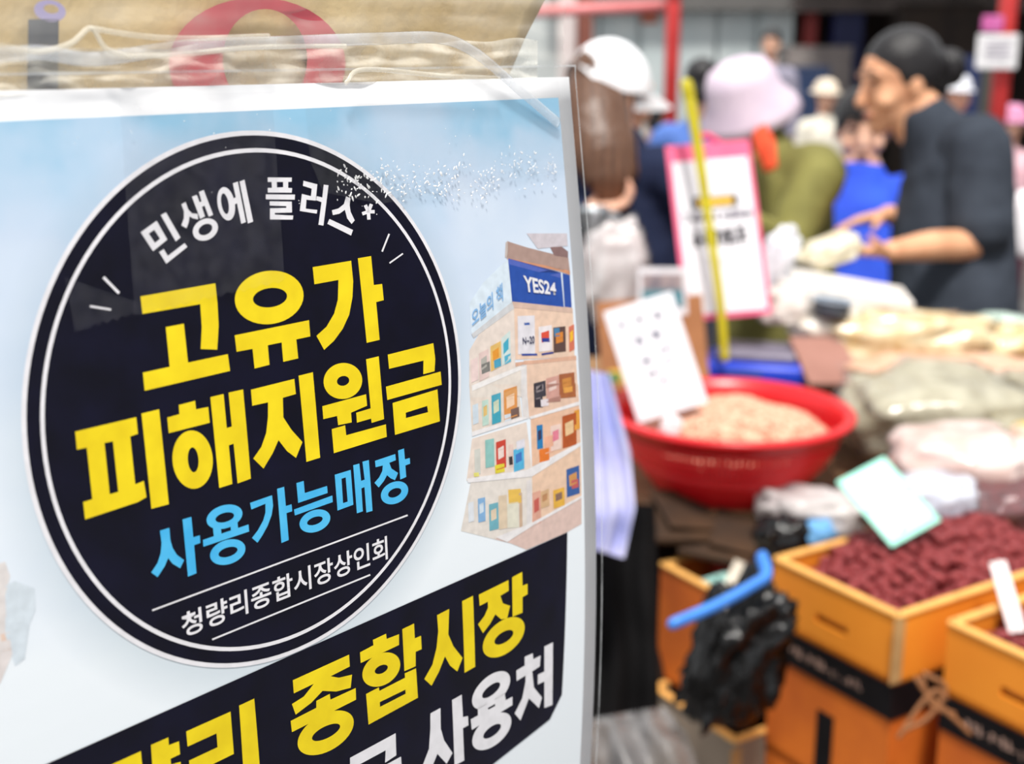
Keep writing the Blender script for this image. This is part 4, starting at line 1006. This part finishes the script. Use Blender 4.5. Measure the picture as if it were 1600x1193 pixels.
# lilac cloth and black drape between poster and boxes
def drape(name, label, cat, top, m, depth_amp=0.012, seed=0, th=0.004, nu=36, nv=30):
    """top: list of (x0, y0, x1, y1, d) rows from top to bottom"""
    bm = bmesh.new(); o = W((top[-1][0] + top[-1][2]) / 2, top[-1][1], top[-1][4]); R = []
    for j in range(nv + 1):
        t_ = j / nv * (len(top) - 1); k = min(int(t_), len(top) - 2); f = t_ - k
        r = [top[k][q] * (1 - f) + top[k+1][q] * f for q in range(5)]
        row = []
        for i in range(nu + 1):
            s = i / nu; x = r[0] * (1 - s) + r[2] * s; y = r[1] * (1 - s) + r[3] * s
            d = r[4] + depth_amp * (math.sin(s * 17 + seed + 0.6 * math.sin(j * .2)) + 1.2 * noise.noise(Vector((s * 3, j * .12, seed))))
            row.append(W(x, y, d) - o)
        R.append(row)
    for back in (0, 1):
        G_ = [[bm.verts.new(p + V(0, th * back, 0)) for p in row] for row in R]
        for j in range(nv):
            for i in range(nu): bm.faces.new((G_[j][i], G_[j][i+1], G_[j+1][i+1], G_[j+1][i]))
    ob = obj(name, bm, m, None, True); ob.location = o
    return tag(ob, label, cat)
M_lilac = mat('lilac_cloth', (206, 202, 228), 0.7, (162, 168, 214), 9)
drape('striped_cloth', 'white and lilac cloth hanging beside the poster', 'cloth', [(900, 575, 952, 585, 1.80), (905, 700, 985, 705, 1.78), (905, 800, 992, 795, 1.77), (905, 850, 975, 872, 1.77)], M_lilac, 0.01, 1)
drape('black_drape', 'black cloth hanging below the lilac cloth', 'cloth', [(880, 780, 1024, 790, 1.95), (880, 950, 1028, 960, 1.93), (880, 1130, 1030, 1120, 1.92)], mat('black_cloth', (20, 19, 20), 0.9, (12, 11, 12), 8, spec=0.12), 0.012, 2)
drape('table_skirt', 'dark brown cloth skirt hanging along the stall table front', 'cloth', [(960, 795, 1400, 805, 2.08), (960, 900, 1400, 920, 2.06), (960, 1080, 1400, 1100, 2.05)], mat('skirt', (52, 38, 30), 0.9, (30, 22, 20), 8, spec=0.12), 0.01, 3)
drape('clear_sheet', 'cloudy clear plastic sheet at the foot of the black cloth', 'plastic sheet', [(900, 1128, 1040, 1105, 1.80), (900, 1180, 1075, 1150, 1.74), (900, 1260, 1110, 1260, 1.70)], film('cloudy_film', 1.3, 0.2, 0.3, bump=0.08, bscale=10, bdist=0.01, hazecol=(150, 147, 147)), 0.016, 4)
# brown cardboard scraps under the basket front
for k, (x, y, d, rz, lab) in enumerate(((1065, 812, 2.04, 0.3, 'flattened brown carton under the red basket, left one'), (1150, 845, 2.02, -0.25, 'flattened brown carton under the red basket, nearer one'))):
    bm = bmesh.new(); box(bm, (0, 0, 0), (0.17, 0.11, 0.012), None, 0.003); box(bm, (0.02, 0.01, 0.013), (0.12, 0.1, 0.006), Matrix.Rotation(0.1, 4, 'Y'), 0.002)
    o = obj('flattened_carton', bm, mat('carton_brown', (74, 50, 30), 0.8, (40, 27, 18), 12)); o.location = W(x, y, d); o.rotation_euler = (0.3, 0.1, rz); tag(o, lab, 'cardboard')

# ------------------------------------------------------------------ bagged goods on the stall
SKIN = film('bag_skin', 1.45, 0.1, 0.04, bump=0.5, bscale=22, bdist=0.01)
def goods(name, label, x, y, d, size, rgb, rgb2, rot=(0, 0, 0), seed=0, scale=60, skin=True, group='bagged dried goods', **k):
    m = mat('goods_%s_%d' % (name, seed), rgb, 0.6, rgb2, scale, bump=0.5, bscale=scale * 1.5)
    return lump(name, label, 'bag', W(x, y, d), size, m, rot, seed, skin=SKIN if skin else None, group=group, **k)
goods('noodle_bag', 'cream coloured long bag of dried strips at the back of the stall', 1410, 532, 2.52, (0.34, 0.14, 0.10), (244, 230, 192), (198, 160, 100), (0.1, 0, -0.12), 1, 30, fold=0.3, rough=0.35)
goods('noodle_bag', 'cream coloured bag of dried strips at the right picture edge', 1590, 545, 2.50, (0.18, 0.12, 0.08), (244, 230, 186), (198, 160, 98), (0.1, 0, 0.1), 2, 30, fold=0.3, rough=0.35)
goods('noodle_bag', 'small white puffy bag before the white tray', 1296, 512, 2.56, (0.15, 0.12, 0.08), (248, 244, 236), (228, 216, 200), (0, 0, 0.2), 3, 30)
goods('mint_bag', 'pale mint plastic bag before the dark shirt', 1560, 512, 2.56, (0.2, 0.1, 0.05), (214, 232, 220), (190, 216, 200), (0, 0, 0), 4, 20)
goods('nut_bag', 'peach coloured flat bag of nuts under the cream bags', 1470, 583, 2.42, (0.40, 0.12, 0.06), (232, 190, 160), (208, 156, 124), (0.15, 0, -0.05), 5, 80)
goods('seed_bag', 'large olive grey bag of seeds right of the red basket', 1466, 648, 2.24, (0.32, 0.24, 0.14), (184, 178, 154), (142, 134, 110), (0.1, 0, -0.1), 6, 24, fold=0.15)
goods('seed_bag', 'olive bag of seeds at the right picture edge', 1640, 640, 2.22, (0.12, 0.2, 0.12), (180, 172, 148), (138, 128, 104), (0, 0, 0.2), 7, 24, fold=0.15)
goods('pink_bag', 'pinkish white glossy bag above the jujube boxes', 1500, 712, 2.02, (0.22, 0.15, 0.085), (232, 212, 206), (196, 158, 146), (0.1, 0.0, -0.05), 8, 18)
goods('pink_bag', 'small pinkish bag with brown edge at the right picture edge', 1616, 705, 2.05, (0.08, 0.11, 0.07), (240, 224, 212), (198, 150, 118), (0, 0, 0.3), 9, 18)
goods('silver_bag', 'clear silvery crumpled bag behind the mint price card', 1448, 775, 1.92, (0.14, 0.09, 0.06), (216, 220, 232), (180, 184, 200), (0, 0, 0.2), 10, 30, fold=0.3)
goods('jujube_bag', 'shiny plastic bag of dark red jujubes at the right edge', 1560, 785, 1.96, (0.18, 0.12, 0.075), (110, 34, 40), (64, 18, 24), (0.1, 0, -0.1), 11, 60, fold=0.15)
goods('yellow_packet', 'small bright yellow packet at the right picture edge', 1606, 676, 2.10, (0.05, 0.06, 0.03), (240, 206, 60), (226, 186, 40), (0, 0, 0), 12, 30)
goods('white_bag', 'white paper bag standing beside the pink bordered notice', 1212, 412, 2.62, (0.07, 0.07, 0.16), (238, 240, 246), (214, 216, 226), (0.1, 0.3, 0), 13, 14, skin=False, flat_bottom=False)
goods('white_bag', 'white crumpled bag right of the weighing scale', 1230, 478, 2.56, (0.12, 0.09, 0.08), (238, 232, 226), (212, 196, 184), (0, 0, 0.3), 14, 16)
# mauve cardboard slab
t, M_, w, h = quad_card('cardboard_slab', 'mauve brown cardboard slab leaning right of the weighing scale', 'cardboard', [(1226, 528), (1306, 530), (1352, 604), (1262, 600)], [2.50, 2.50, 2.36, 2.36], 0.01, mat('mauve_board', (160, 116, 104), 0.8, (140, 98, 86), 10))
boxobj('fold_line', (0, h*.5, -0.006), (w, 0.004, 0.003), MATS['mauve_board'], t, M_)
# white tray and dark scoop at the back
ty = W(1310, 470, 2.64)
t = thing('white_tray', 'long white tray with raised rim at the back of the stall', 'tray', ty, (0.06, 0.16, -0.1))
bm = bmesh.new(); box(bm, (0, 0, 0), (0.26, 0.13, 0.012), None, 0.004); obj('base', bm, mat('tray_white', (238, 234, 230), 0.4, (222, 216, 210), 10), t)
for c_, s_ in (((0, -.065, .018), (.27, .008, .04)), ((0, .065, .018), (.27, .008, .04)), ((-.131, 0, .018), (.008, .13, .04)), ((.131, 0, .018), (.008, .13, .04))): boxobj('rim', c_, s_, MATS['tray_white'], t, bev=0.002)
t = thing('grey_cup', 'dark grey plastic measuring cup lying among the white bags', 'cup', W(1299, 484, 2.50), (0, 0.1, 0.1))
bm = bmesh.new(); lathe(bm, [(0.001, -0.012), (0.030, -0.012), (0.036, 0.018), (0.038, 0.018), (0.032, -0.016), (0.001, -0.016)], seg=32); obj('bowl', bm, mat('cup_dark', (70, 76, 86), 0.4, (58, 62, 72), 12), t, True)
bm = bmesh.new(); lathe(bm, [(0.034, 0.016), (0.041, 0.018), (0.041, 0.022), (0.034, 0.021), (0.034, 0.016)], seg=32); obj('rim', bm, mat('cup_light', (176, 190, 206), 0.3), t, True)
lump('white_scoop_tip', 'small white plastic scoop tip poking out of the peanuts', 'scoop', W(1048, 668, 2.045), (0.034, 0.03, 0.04), mat('scoop_white', (240, 234, 236), 0.4), (0, 0.2, 0.2), 5, 0.15, flat_bottom=False)

# ------------------------------------------------------------------ people
def head_frame(c, fwd, up=(0, 0, 1), s=1.0):
    f = Vector(fwd).normalized(); u = Vector(up); u = (u - f * u.dot(f)).normalized(); r = f.cross(u)
    return Matrix.Translation(c) @ frame_M((0, 0, 0), r * s, f * s, u * s)      # local: x right, y forward (face), z up
def add_head(bm, H):
    ell(bm, (0, -0.008, 0.028), (0.074, 0.094, 0.088), H); ell(bm, (0, 0.02, -0.05), (0.056, 0.066, 0.062), H)
    ell(bm, (0, 0.062, -0.092), (0.026, 0.024, 0.02), H); ell(bm, (0, 0.03, -0.012), (0.066, 0.056, 0.06), H)
    tube(bm, [H @ Vector((0, 0.082, 0.018)), H @ Vector((0, 0.098, -0.012)), H @ Vector((0, 0.104, -0.026))], [0.009, 0.011, 0.014], seg=10)
    ell(bm, (0, 0.083, -0.056), (0.024, 0.012, 0.007), H); ell(bm, (0, 0.081, -0.067), (0.021, 0.011, 0.007), H)
    for s in (-1, 1):
        ell(bm, (s * 0.075, -0.008, -0.008), (0.009, 0.019, 0.03), H, 2); ell(bm, (s * 0.034, 0.077, 0.034), (0.022, 0.012, 0.008), H, 2); ell(bm, (s * 0.042, 0.058, -0.03), (0.024, 0.026, 0.022), H, 2)
def add_hand(bm, wrist, dirn, palm_n, s=1.0, curl=0.35, spread=1.0, side=1):
    d = Vector(dirn).normalized(); n_ = Vector(palm_n); n_ = (n_ - d * n_.dot(d)).normalized(); a = d.cross(n_) * side     # a: towards the thumb side
    w = Vector(wrist)
    tube(bm, [w, w + d * .035 * s, w + d * .082 * s], [(0.024 * s, 0.017 * s), (0.036 * s, 0.015 * s), (0.038 * s, 0.012 * s)], axis=a, seg=14)
    for k, (off, ln) in enumerate(((0.029, .070), (0.010, .078), (-0.010, .073), (-0.029, .058))):
        b0 = w + d * .078 * s + a * off * s; dd = (d + a * off * 3 * spread)
        p = [b0]; ang = curl * 0.5
        for q, f in enumerate((0.45, 0.3, 0.25)):
            v_ = dd.normalized() * math.cos(ang) + n_ * math.sin(ang); p.append(p[-1] + v_ * ln * f * s); ang += curl
        tube(bm, p, [0.0088 * s, 0.0085 * s, 0.008 * s, 0.007 * s], seg=10, n=3)
    b0 = w + d * .026 * s + a * .026 * s
    tube(bm, [b0, b0 + (d * .6 + a * .7 + n_ * .35).normalized() * .034 * s, b0 + (d * .75 + a * .6 + n_ * .5).normalized() * .064 * s], [0.012 * s, 0.0105 * s, 0.008 * s], seg=10, n=3)
def eyes_mouth(H, t, o, mouth=(158, 88, 78)):
    for s in (-1, 1):
        bm = bmesh.new(); ell(bm, (s * 0.033, 0.078, 0.018), (0.014, 0.006, 0.0055), H, 2); par(obj('eye', bm, mat('eye_dark', (50, 36, 32), 0.3), None, True), t)
        bm = bmesh.new(); tube(bm, [H @ Vector((s * .016, .086, .038)), H @ Vector((s * .034, .086, .043)), H @ Vector((s * .052, .074, .037))], [0.003, 0.004, 0.002], seg=8); par(obj('eyebrow', bm, M_hair, None, True), t)
    bm = bmesh.new(); ell(bm, (0, 0.090, -0.061), (0.022, 0.006, 0.006), H, 2); par(obj('lips', bm, mat('lips', mouth, 0.4), None, True), t)

def person(label, head, face, chest, facing, pelvis, armL=None, armR=None, up=(0, 0, 1), s=1.0, skin=None, top=None, trousers=None,
           sleeve=1.0, loose=1.0, voxel=0.008, hair=None, group=None, shoe=None, detail=True, width=1.0, bend=0.0, collar=0.72):
    """armL/armR: (elbow, wrist, finger direction, palm normal, curl) in world space"""
    skin = skin or M_skin
    fv = Vector(facing); fv.z = 0; fv.normalize(); rt = fv.cross(EZ); head = Vector(head); chest = Vector(chest); pelvis = Vector(pelvis)
    t = thing('person', label, 'person', (pelvis.x, pelvis.y, 0), group=group)
    H = head_frame(head, face, up, s)
    Hu = (H @ Vector((0, 0, 1)) - H @ Vector((0, 0, 0))).normalized()
    nb = chest + (Vector(head) - chest).normalized() * 0.16 * s + EZ * 0.02
    shL, shR = chest - rt * 0.17 * s * width + EZ * 0.07 * s, chest + rt * 0.17 * s * width + EZ * 0.07 * s
    def arm(a, sh, sg):
        if a: return [Vector(a[0]), Vector(a[1]), Vector(a[2]), Vector(a[3]), a[4]]
        e = sh + Vector((0, 0, -0.27 * s)) + rt * sg * 0.05 * s; w_ = e + Vector((0, 0, -0.23 * s)) + fv * 0.06 * s
        return [e, w_, Vector((0, 0, -1)) + fv * .2, -rt * sg, 0.4]
    AL, AR = arm(armL, shL, -1), arm(armR, shR, 1)
    hipL, hipR = pelvis - rt * 0.085 * s, pelvis + rt * 0.085 * s
    ft = []
    for hp, sg in ((hipL, -1), (hipR, 1)):
        foot = Vector((hp.x, hp.y, 0.07)) + rt * sg * 0.03; knee = (hp + foot) / 2 + fv * 0.03; ft.append((hp, knee, foot))
    # skin: one continuous body
    bm = bmesh.new(); add_head(bm, H)
    tube(bm, [nb - EZ * 0.05 * s, (nb + H @ Vector((0, -0.02, -0.06))) / 2, H @ Vector((0, -0.02, -0.03))], [0.056 * s, 0.05 * s, 0.05 * s], seg=16)
    mid = (chest + pelvis) / 2 + fv * bend
    tube(bm, [pelvis, mid, chest, nb], [(0.14 * s, 0.095 * s), (0.12 * s, 0.085 * s), (0.15 * s * width, 0.095 * s), (0.06 * s, 0.05 * s)], axis=rt, seg=20)
    for (e, w_, d_, n_, cu), sh, sg in ((AL, shL, -1), (AR, shR, 1)):
        tube(bm, [sh, (sh + e) / 2, e, (e * .45 + w_ * .55), w_], [0.046 * s, 0.042 * s, 0.037 * s, 0.035 * s, 0.024 * s], seg=14)
        if detail: add_hand(bm, w_, d_, n_, s, cu, side=sg)
        else: add_hand(bm, w_, d_, n_, s * 1.1, cu, side=sg)
    for hp, kn, fo in ft: tube(bm, [hp, kn, fo], [0.07 * s, 0.05 * s, 0.036 * s], seg=12)
    par(remesh('body', bm, voxel * 0.75 if detail else voxel, skin, None, 3), t)
    # top garment
    bm = bmesh.new(); lo = loose
    tube(bm, [pelvis - EZ * 0.06, pelvis + EZ * 0.05, mid, chest, chest + (nb - chest) * collar], [(0.175 * s * lo, 0.13 * s * lo), (0.172 * s * lo, 0.128 * s * lo), (0.165 * s * lo, 0.125 * s * lo), (0.18 * s * width, 0.118 * s), (0.085 * s, 0.072 * s)], axis=rt, seg=24)
    for (e, w_, d_, n_, cu), sh in ((AL, shL), (AR, shR)):
        if sleeve >= 1.0: tube(bm, [chest + (sh - chest) * .6 + EZ*.02, sh, (sh + e) / 2, e, (e + w_) / 2, e + (w_ - e) * .93], [.075 * s, .068 * s, .062 * s, .056 * s, .05 * s, .042 * s], seg=16)
        else: tube(bm, [chest + (sh - chest) * .6 + EZ*.02, sh, sh + (e - sh) * sleeve * .6, sh + (e - sh) * sleeve], [.078 * s, .07 * s, .068 * s * lo, .068 * s * lo], seg=16)
    par(remesh('top', bm, voxel, top, None, 5, (0.012 * s, 0.09)), t)
    bm = bmesh.new()
    tube(bm, [pelvis + EZ * 0.08, pelvis - EZ * 0.06], [(0.155 * s, 0.115 * s), (0.165 * s, 0.12 * s)], axis=rt, seg=20)
    for hp, kn, fo in ft: tube(bm, [hp, kn, fo + EZ * 0.02], [.096 * s, .078 * s, .066 * s], seg=16)
    par(remesh('trousers', bm, 0.012, trousers, None, 4, (0.008, 0.1)), t)
    for hp, kn, fo in ft:
        bm = bmesh.new(); tube(bm, [fo + V(0, 0, -0.025) - fv * .05, fo + V(0, 0, -0.02), fo + V(0, 0, -0.037) + fv * .1, fo + V(0, 0, -0.042) + fv * .15], [(.034, .036), (.042, .046), (.044, .032), (.036, .024)], axis=rt, seg=14)
        par(obj('shoe', bm, shoe or mat('shoe_dark', (50, 48, 50), 0.5), None, True), t)
    return t, H
def hair_cap(t, H, m, pieces, vox=0.006):
    bm = bmesh.new()
    for c_, r_ in pieces: ell(bm, c_, r_, H)
    return par(remesh('hair', bm, vox, m, None, 3), t)
def bowl_hat(t, H, c, prof, m, tilt=0, seg=48, name='hat', wob=0.0):
    bm = bmesh.new(); X = H @ Matrix.Translation(c) @ Matrix.Rotation(tilt, 4, 'X'); lathe(bm, prof, X, seg)
    bmesh.ops.remove_doubles(bm, verts=bm.verts[:], dist=1e-5)
    return par(obj(name, bm, m, None, True), t)

# woman in the dark T-shirt, profile to the left, holding a bag of peanuts
D = 3.0
T, H = person('woman in dark charcoal T-shirt with black tied hair holding a pale bag', W(1404, 130, D), (-0.95, -0.2, -0.19), W(1488, 268, D), (-1, -0.06, 0), W(1484, 520, D),
    armL=(W(1532, 374, 2.84), W(1392, 392, 2.74), (-1, -.08, .02), (0, 0.15, 1), 0.3), armR=(W(1470, 352, 3.13), W(1388, 335, 3.05), (-1, -.15, -.18), (0.1, -.25, -1), 0.28),
    top=mat('charcoal_tee', (62, 68, 78), 0.85, (50, 55, 64), 12, spec=0.12), trousers=mat('black_trousers', (32, 32, 36), 0.85, spec=0.12), sleeve=0.86, loose=1.12, voxel=0.008, width=0.9, s=0.97)
hair_cap(T, H, M_hair, [((0, -0.02, 0.047), (0.081, 0.096, 0.085)), ((0, -0.05, 0.03), (0.079, 0.07, 0.08)), ((0.066, -0.03, 0.03), (0.016, 0.06, 0.05)), ((-0.066, -0.03, 0.03), (0.016, 0.06, 0.05)), ((0, -0.09, -0.02), (0.05, 0.03, 0.05)), ((0, -0.135, 0.01), (0.04, 0.042, 0.048))])
eyes_mouth(H, T, None)
goods('peanut_bag', 'pale clear bag of shelled nuts in the hand of the dark shirted woman', 1296, 392, 2.72, (0.135, 0.08, 0.06), (244, 238, 216), (222, 206, 168), (0.0, -0.32, 0.0), 20, 50, group=None, flat_bottom=False)

# boy in the blue T-shirt
D = 3.8
T, H = person('boy in bright blue T-shirt standing behind the dark shirted woman', W(1346, 204, D), (-0.16, -0.95, -0.12), W(1342, 345, D), (-0.1, -1, 0), W(1340, 530, D), skin=M_skin2,
    armL=(W(1412, 450, D-.02), W(1425, 540, D-.1), (0, -.3, -1), (-1, 0, 0), .4), armR=(W(1268, 440, D), W(1262, 530, D-.1), (0, -.5, -1), (1, 0, 0), .4),
    top=mat('blue_tee', (42, 84, 214), 0.8, (32, 68, 192), 10), trousers=mat('grey_shorts', (70, 72, 80), 0.85), sleeve=0.85, loose=1.12, s=0.96, width=1.0, collar=0.7)
hair_cap(T, H, M_hair, [((0, -0.012, 0.05), (0.083, 0.098, 0.084)), ((0, -0.04, 0.03), (0.08, 0.08, 0.08)), ((0.068, 0.0, 0.03), (0.014, 0.05, 0.045)), ((-0.068, 0.0, 0.03), (0.014, 0.05, 0.045))])
eyes_mouth(H, T, None, (176, 100, 92))

# person in the lilac bucket hat and olive jacket, bending to the left
D = 3.30
T, H = person('person in pale lilac bucket hat and olive green jacket bending over the stall', W(1168, 182, D), (-0.72, -0.5, -0.52), W(1208, 305, D), (-0.85, -0.45, 0), W(1214, 520, D), skin=M_skin,
    armL=(W(1226, 395, 3.1), W(1172, 352, 2.95), (-1, -.1, 0), (0, 0, -1), .5), armR=(W(1190, 400, 3.35), W(1150, 380, 3.2), (-1, -.1, -.1), (0, 0, -1), .5),
    top=mat('olive_jacket', (134, 130, 70), 0.8, (104, 100, 50), 8), trousers=mat('olive_trousers', (84, 82, 58), 0.85), sleeve=1.0, loose=1.05, voxel=0.009)
hair_cap(T, H, mat('hair_brown', (86, 62, 48), 0.4, (60, 42, 34), 60, bump=0.3), [((0, -0.03, 0.03), (0.082, 0.09, 0.084)), ((0, -0.08, -0.04), (0.06, 0.035, 0.05))])
M_hat = mat('lilac_hat', (218, 202, 216), 0.8, (204, 186, 204), 16)
bowl_hat(T, H, (0, -0.012, 0.035), [(0.135, -0.045), (0.125, -0.02), (0.098, 0.02), (0.092, 0.06), (0.078, 0.092), (0.045, 0.108), (0.001, 0.112), (0.001, 0.106), (0.042, 0.102), (0.074, 0.087), (0.088, 0.058), (0.094, 0.02), (0.12, -0.022), (0.132, -0.047), (0.135, -0.045)], M_hat, 0.1)
bm = bmesh.new(); tube(bm, [W(1186, 205, 3.16), W(1196, 230, 3.10), W(1204, 262, 3.08)], [(0.024, 0.01), (0.028, 0.011), (0.02, 0.009)], seg=12); par(obj('scarf', bm, mat('orange_scarf', (226, 84, 40), 0.7, (206, 62, 30), 30), None, True), T)
eyes_mouth(H, T, None)

# woman with white cap and long brown hair, back to the camera
D = 3.0
T, H = person('woman in white cap with long brown hair and navy jacket beside the poster', W(954, 152, D), (0.84, 0.52, -0.12), W(955, 322, D), (0.5, 0.8, 0), W(950, 540, D + .04), skin=M_skin2,
    armL=(W(862, 440, 2.95), W(902, 330, 2.84), (1, .1, .1), (0, 0, 1), .7), armR=(W(1030, 440, 3.1), W(1034, 450, 3.3), (0.2, 1, 0), (0, 0, 1), .5),
    top=mat('navy_jacket', (38, 46, 72), 0.8, (28, 34, 56), 10, spec=0.12), trousers=mat('blue_jeans', (60, 76, 108), 0.85), sleeve=1.0, loose=1.02, width=0.85, s=1.02)
M_bh = mat('long_brown_hair', (112, 78, 56), 0.38, (58, 38, 30), 14, bump=0.15, bscale=60, wave=True)
bm = bmesh.new(); ell(bm, (0, -0.018, 0.035), (0.084, 0.098, 0.086), H)
hb = [W(932, 128, 2.97), W(930, 175, 2.92), W(940, 225, 2.88), W(954, 275, 2.87), W(957, 312, 2.88)]
tube(bm, hb, [(0.07, 0.06), (0.082, 0.06), (0.080, 0.045), (0.066, 0.035), (0.03, 0.018)], axis=Vector((1, 0, 0)), seg=20)
par(remesh('hair', bm, 0.006, M_bh, None, 3, (0.004, 0.02)), T)
M_cap = mat('white_cap', (250, 250, 252), 0.7, (238, 240, 244), 10)
bm = bmesh.new()
seg = 48; rows = []
for i in range(13):
    ph = i / 12 * math.pi / 2; row = []
    for k in range(seg):
        a = 2 * math.pi * k / seg; r = 0.094 * math.cos(ph) + 0.001
        z = 0.012 + 0.118 * math.sin(ph)
        if math.sin(a) < -0.6 and i < 5: z = max(z, 0.012 + 0.052 * (1 - ((math.cos(a)) / 0.8) ** 2) * 1.0)     # opening at the back
        row.append(bm.verts.new(H @ Vector((r * math.cos(a), r * 1.1 * math.sin(a) - 0.012, z))))
    rows.append(row)
for i in range(12):
    for k in range(seg): bm.faces.new((rows[i][k], rows[i][(k+1) % seg], rows[i+1][(k+1) % seg], rows[i+1][k]))
cap_ = par(obj('cap', bm, M_cap, None, True), T)
bm = bmesh.new(); rows = []
for i in range(7):
    f = i / 6; rows.append([bm.verts.new(H @ Vector((0.082 * math.cos(a), 0.085 * math.sin(a) + 0.01 + f * 0.075 * math.sin(a), 0.02 - 0.028 * f + 0.01 * math.sin(a) - 0.018 * abs(math.cos(a))))) for a in [math.pi * q / 20 for q in range(21)]])
for i in range(6):
    for k in range(20): bm.faces.new((rows[i][k], rows[i][k+1], rows[i+1][k+1], rows[i+1][k]))
bmesh.ops.solidify(bm, geom=bm.faces[:], thickness=0.004)
br = obj('brim', bm, M_cap, None, True); br.parent = cap_; br.matrix_parent_inverse = Matrix.Identity(4)
# what her hand holds: a metal cup and a clear bag
t = thing('metal_cup', 'shiny metal cup in the hand of the white capped woman', 'cup', W(925, 345, 2.76))
bm = bmesh.new(); lathe(bm, [(0.001, -0.03), (0.026, -0.03), (0.036, 0.024), (0.039, 0.026), (0.037, 0.03), (0.033, 0.024), (0.024, -0.026), (0.001, -0.026)], seg=36); obj('bowl', bm, mat('steel', (206, 212, 216), 0.25, (186, 192, 198), 12, metal=0.9), t, True)
bm = bmesh.new(); tube(bm, [(0.033, 0, 0.015), (0.058, 0, 0.01), (0.056, 0, -0.014), (0.03, 0, -0.018)], [0.004] * 4, seg=8); obj('handle', bm, MATS['steel'], t, True)
goods('clear_bag', 'clear bag with whitish goods under the metal cup', 960, 425, 2.72, (0.13, 0.1, 0.2), (226, 222, 222), (180, 168, 168), (0, 0.1, 0), 22, 10, group=None, fold=0.2, flat_bottom=False)

# ------------------------------------------------------------------ passers-by further down the alley
def passer(label, x, ytop, d, top, trousers, facing, hairm=M_hair, hat=None, s=1.0, skin=None, hatprof=None):
    tp = W(x, ytop, d); hz = tp.z - 0.125 * s
    hd = Vector((tp.x, tp.y, hz)); s = min(1.06, max(0.82, hz / 1.55))
    ch = Vector((tp.x, tp.y + .02, hz - 0.32 * s)); pe = Vector((tp.x, tp.y + .02, hz - 0.74 * s))
    T, H = person(label, hd, (facing[0], facing[1], -0.1), ch, facing, pe, top=top, trousers=trousers, voxel=0.014, s=s, skin=skin or M_skin2, detail=False, group='passers-by in the alley')
    hair_cap(T, H, hairm, [((0, -0.018, 0.048), (0.083, 0.097, 0.085)), ((0, -0.07, -0.03), (0.055, 0.04, 0.06))], 0.01)
    if hat: bowl_hat(T, H, (0, -0.01, 0.045), hatprof or [(0.13, -0.01), (0.098, 0.008), (0.094, 0.05), (0.06, 0.088), (0.001, 0.1), (0.001, 0.094), (0.088, 0.04), (0.094, 0.006), (0.13, -0.013), (0.13, -0.01)], hat)
    eyes_mouth(H, T, None)
    return T
passer('passer-by in cream clothes and pale cap behind the boy', 1292, 121, 8.6, mat('cream_coat', (236, 232, 218), 0.8, (220, 214, 198), 6), mat('beige_trousers', (206, 198, 180), 0.8), (0.3, -1, 0), hat=mat('cream_cap', (244, 228, 206), 0.8))
passer('passer-by with black hair and blue top behind the lilac hat', 1098, 88, 5.6, mat('blue_top', (86, 122, 198), 0.8), mat('dark_trousers', (52, 52, 62), 0.8), (0.2, 1, 0))
passer('tall passer-by with dark hair and grey lilac top at the shutters', 1206, 46, 11.0, mat('lilac_top', (150, 146, 164), 0.8), MATS['dark_trousers'], (-0.4, -1, 0))
passer('passer-by in white hat and red white coat behind the dark shirted woman', 1498, 114, 7.6, mat('red_white_coat', (238, 226, 222), 0.8, (206, 70, 76), 9, sharp=True), MATS['dark_trousers'], (0.6, -.8, 0), hat=mat('white_hat', (240, 242, 250), 0.8))
passer('passer-by in pale pink coat with pink hat at the right edge', 1584, 160, 7.2, mat('pink_coat', (232, 196, 204), 0.8, (214, 160, 172), 8), mat('maroon_trousers', (86, 30, 48), 0.8), (-0.2, -1, 0), hat=mat('pink_hat', (222, 150, 186), 0.8))
passer('passer-by in purple grey checked top left of the red pole', 1022, 150, 7.4, mat('checked_top', (176, 174, 190), 0.8, (96, 90, 120), 14, sharp=True), MATS['dark_trousers'], (0.1, 1, 0), hat=None)
goods('shopping_bag', 'bright white shopping bag carried past the dark shirted woman', 1592, 352, 5.6, (0.20, 0.14, 0.28), (250, 248, 250), (236, 226, 230), (0, 0, 0), 30, 6, skin=False, group=None, flat_bottom=False)
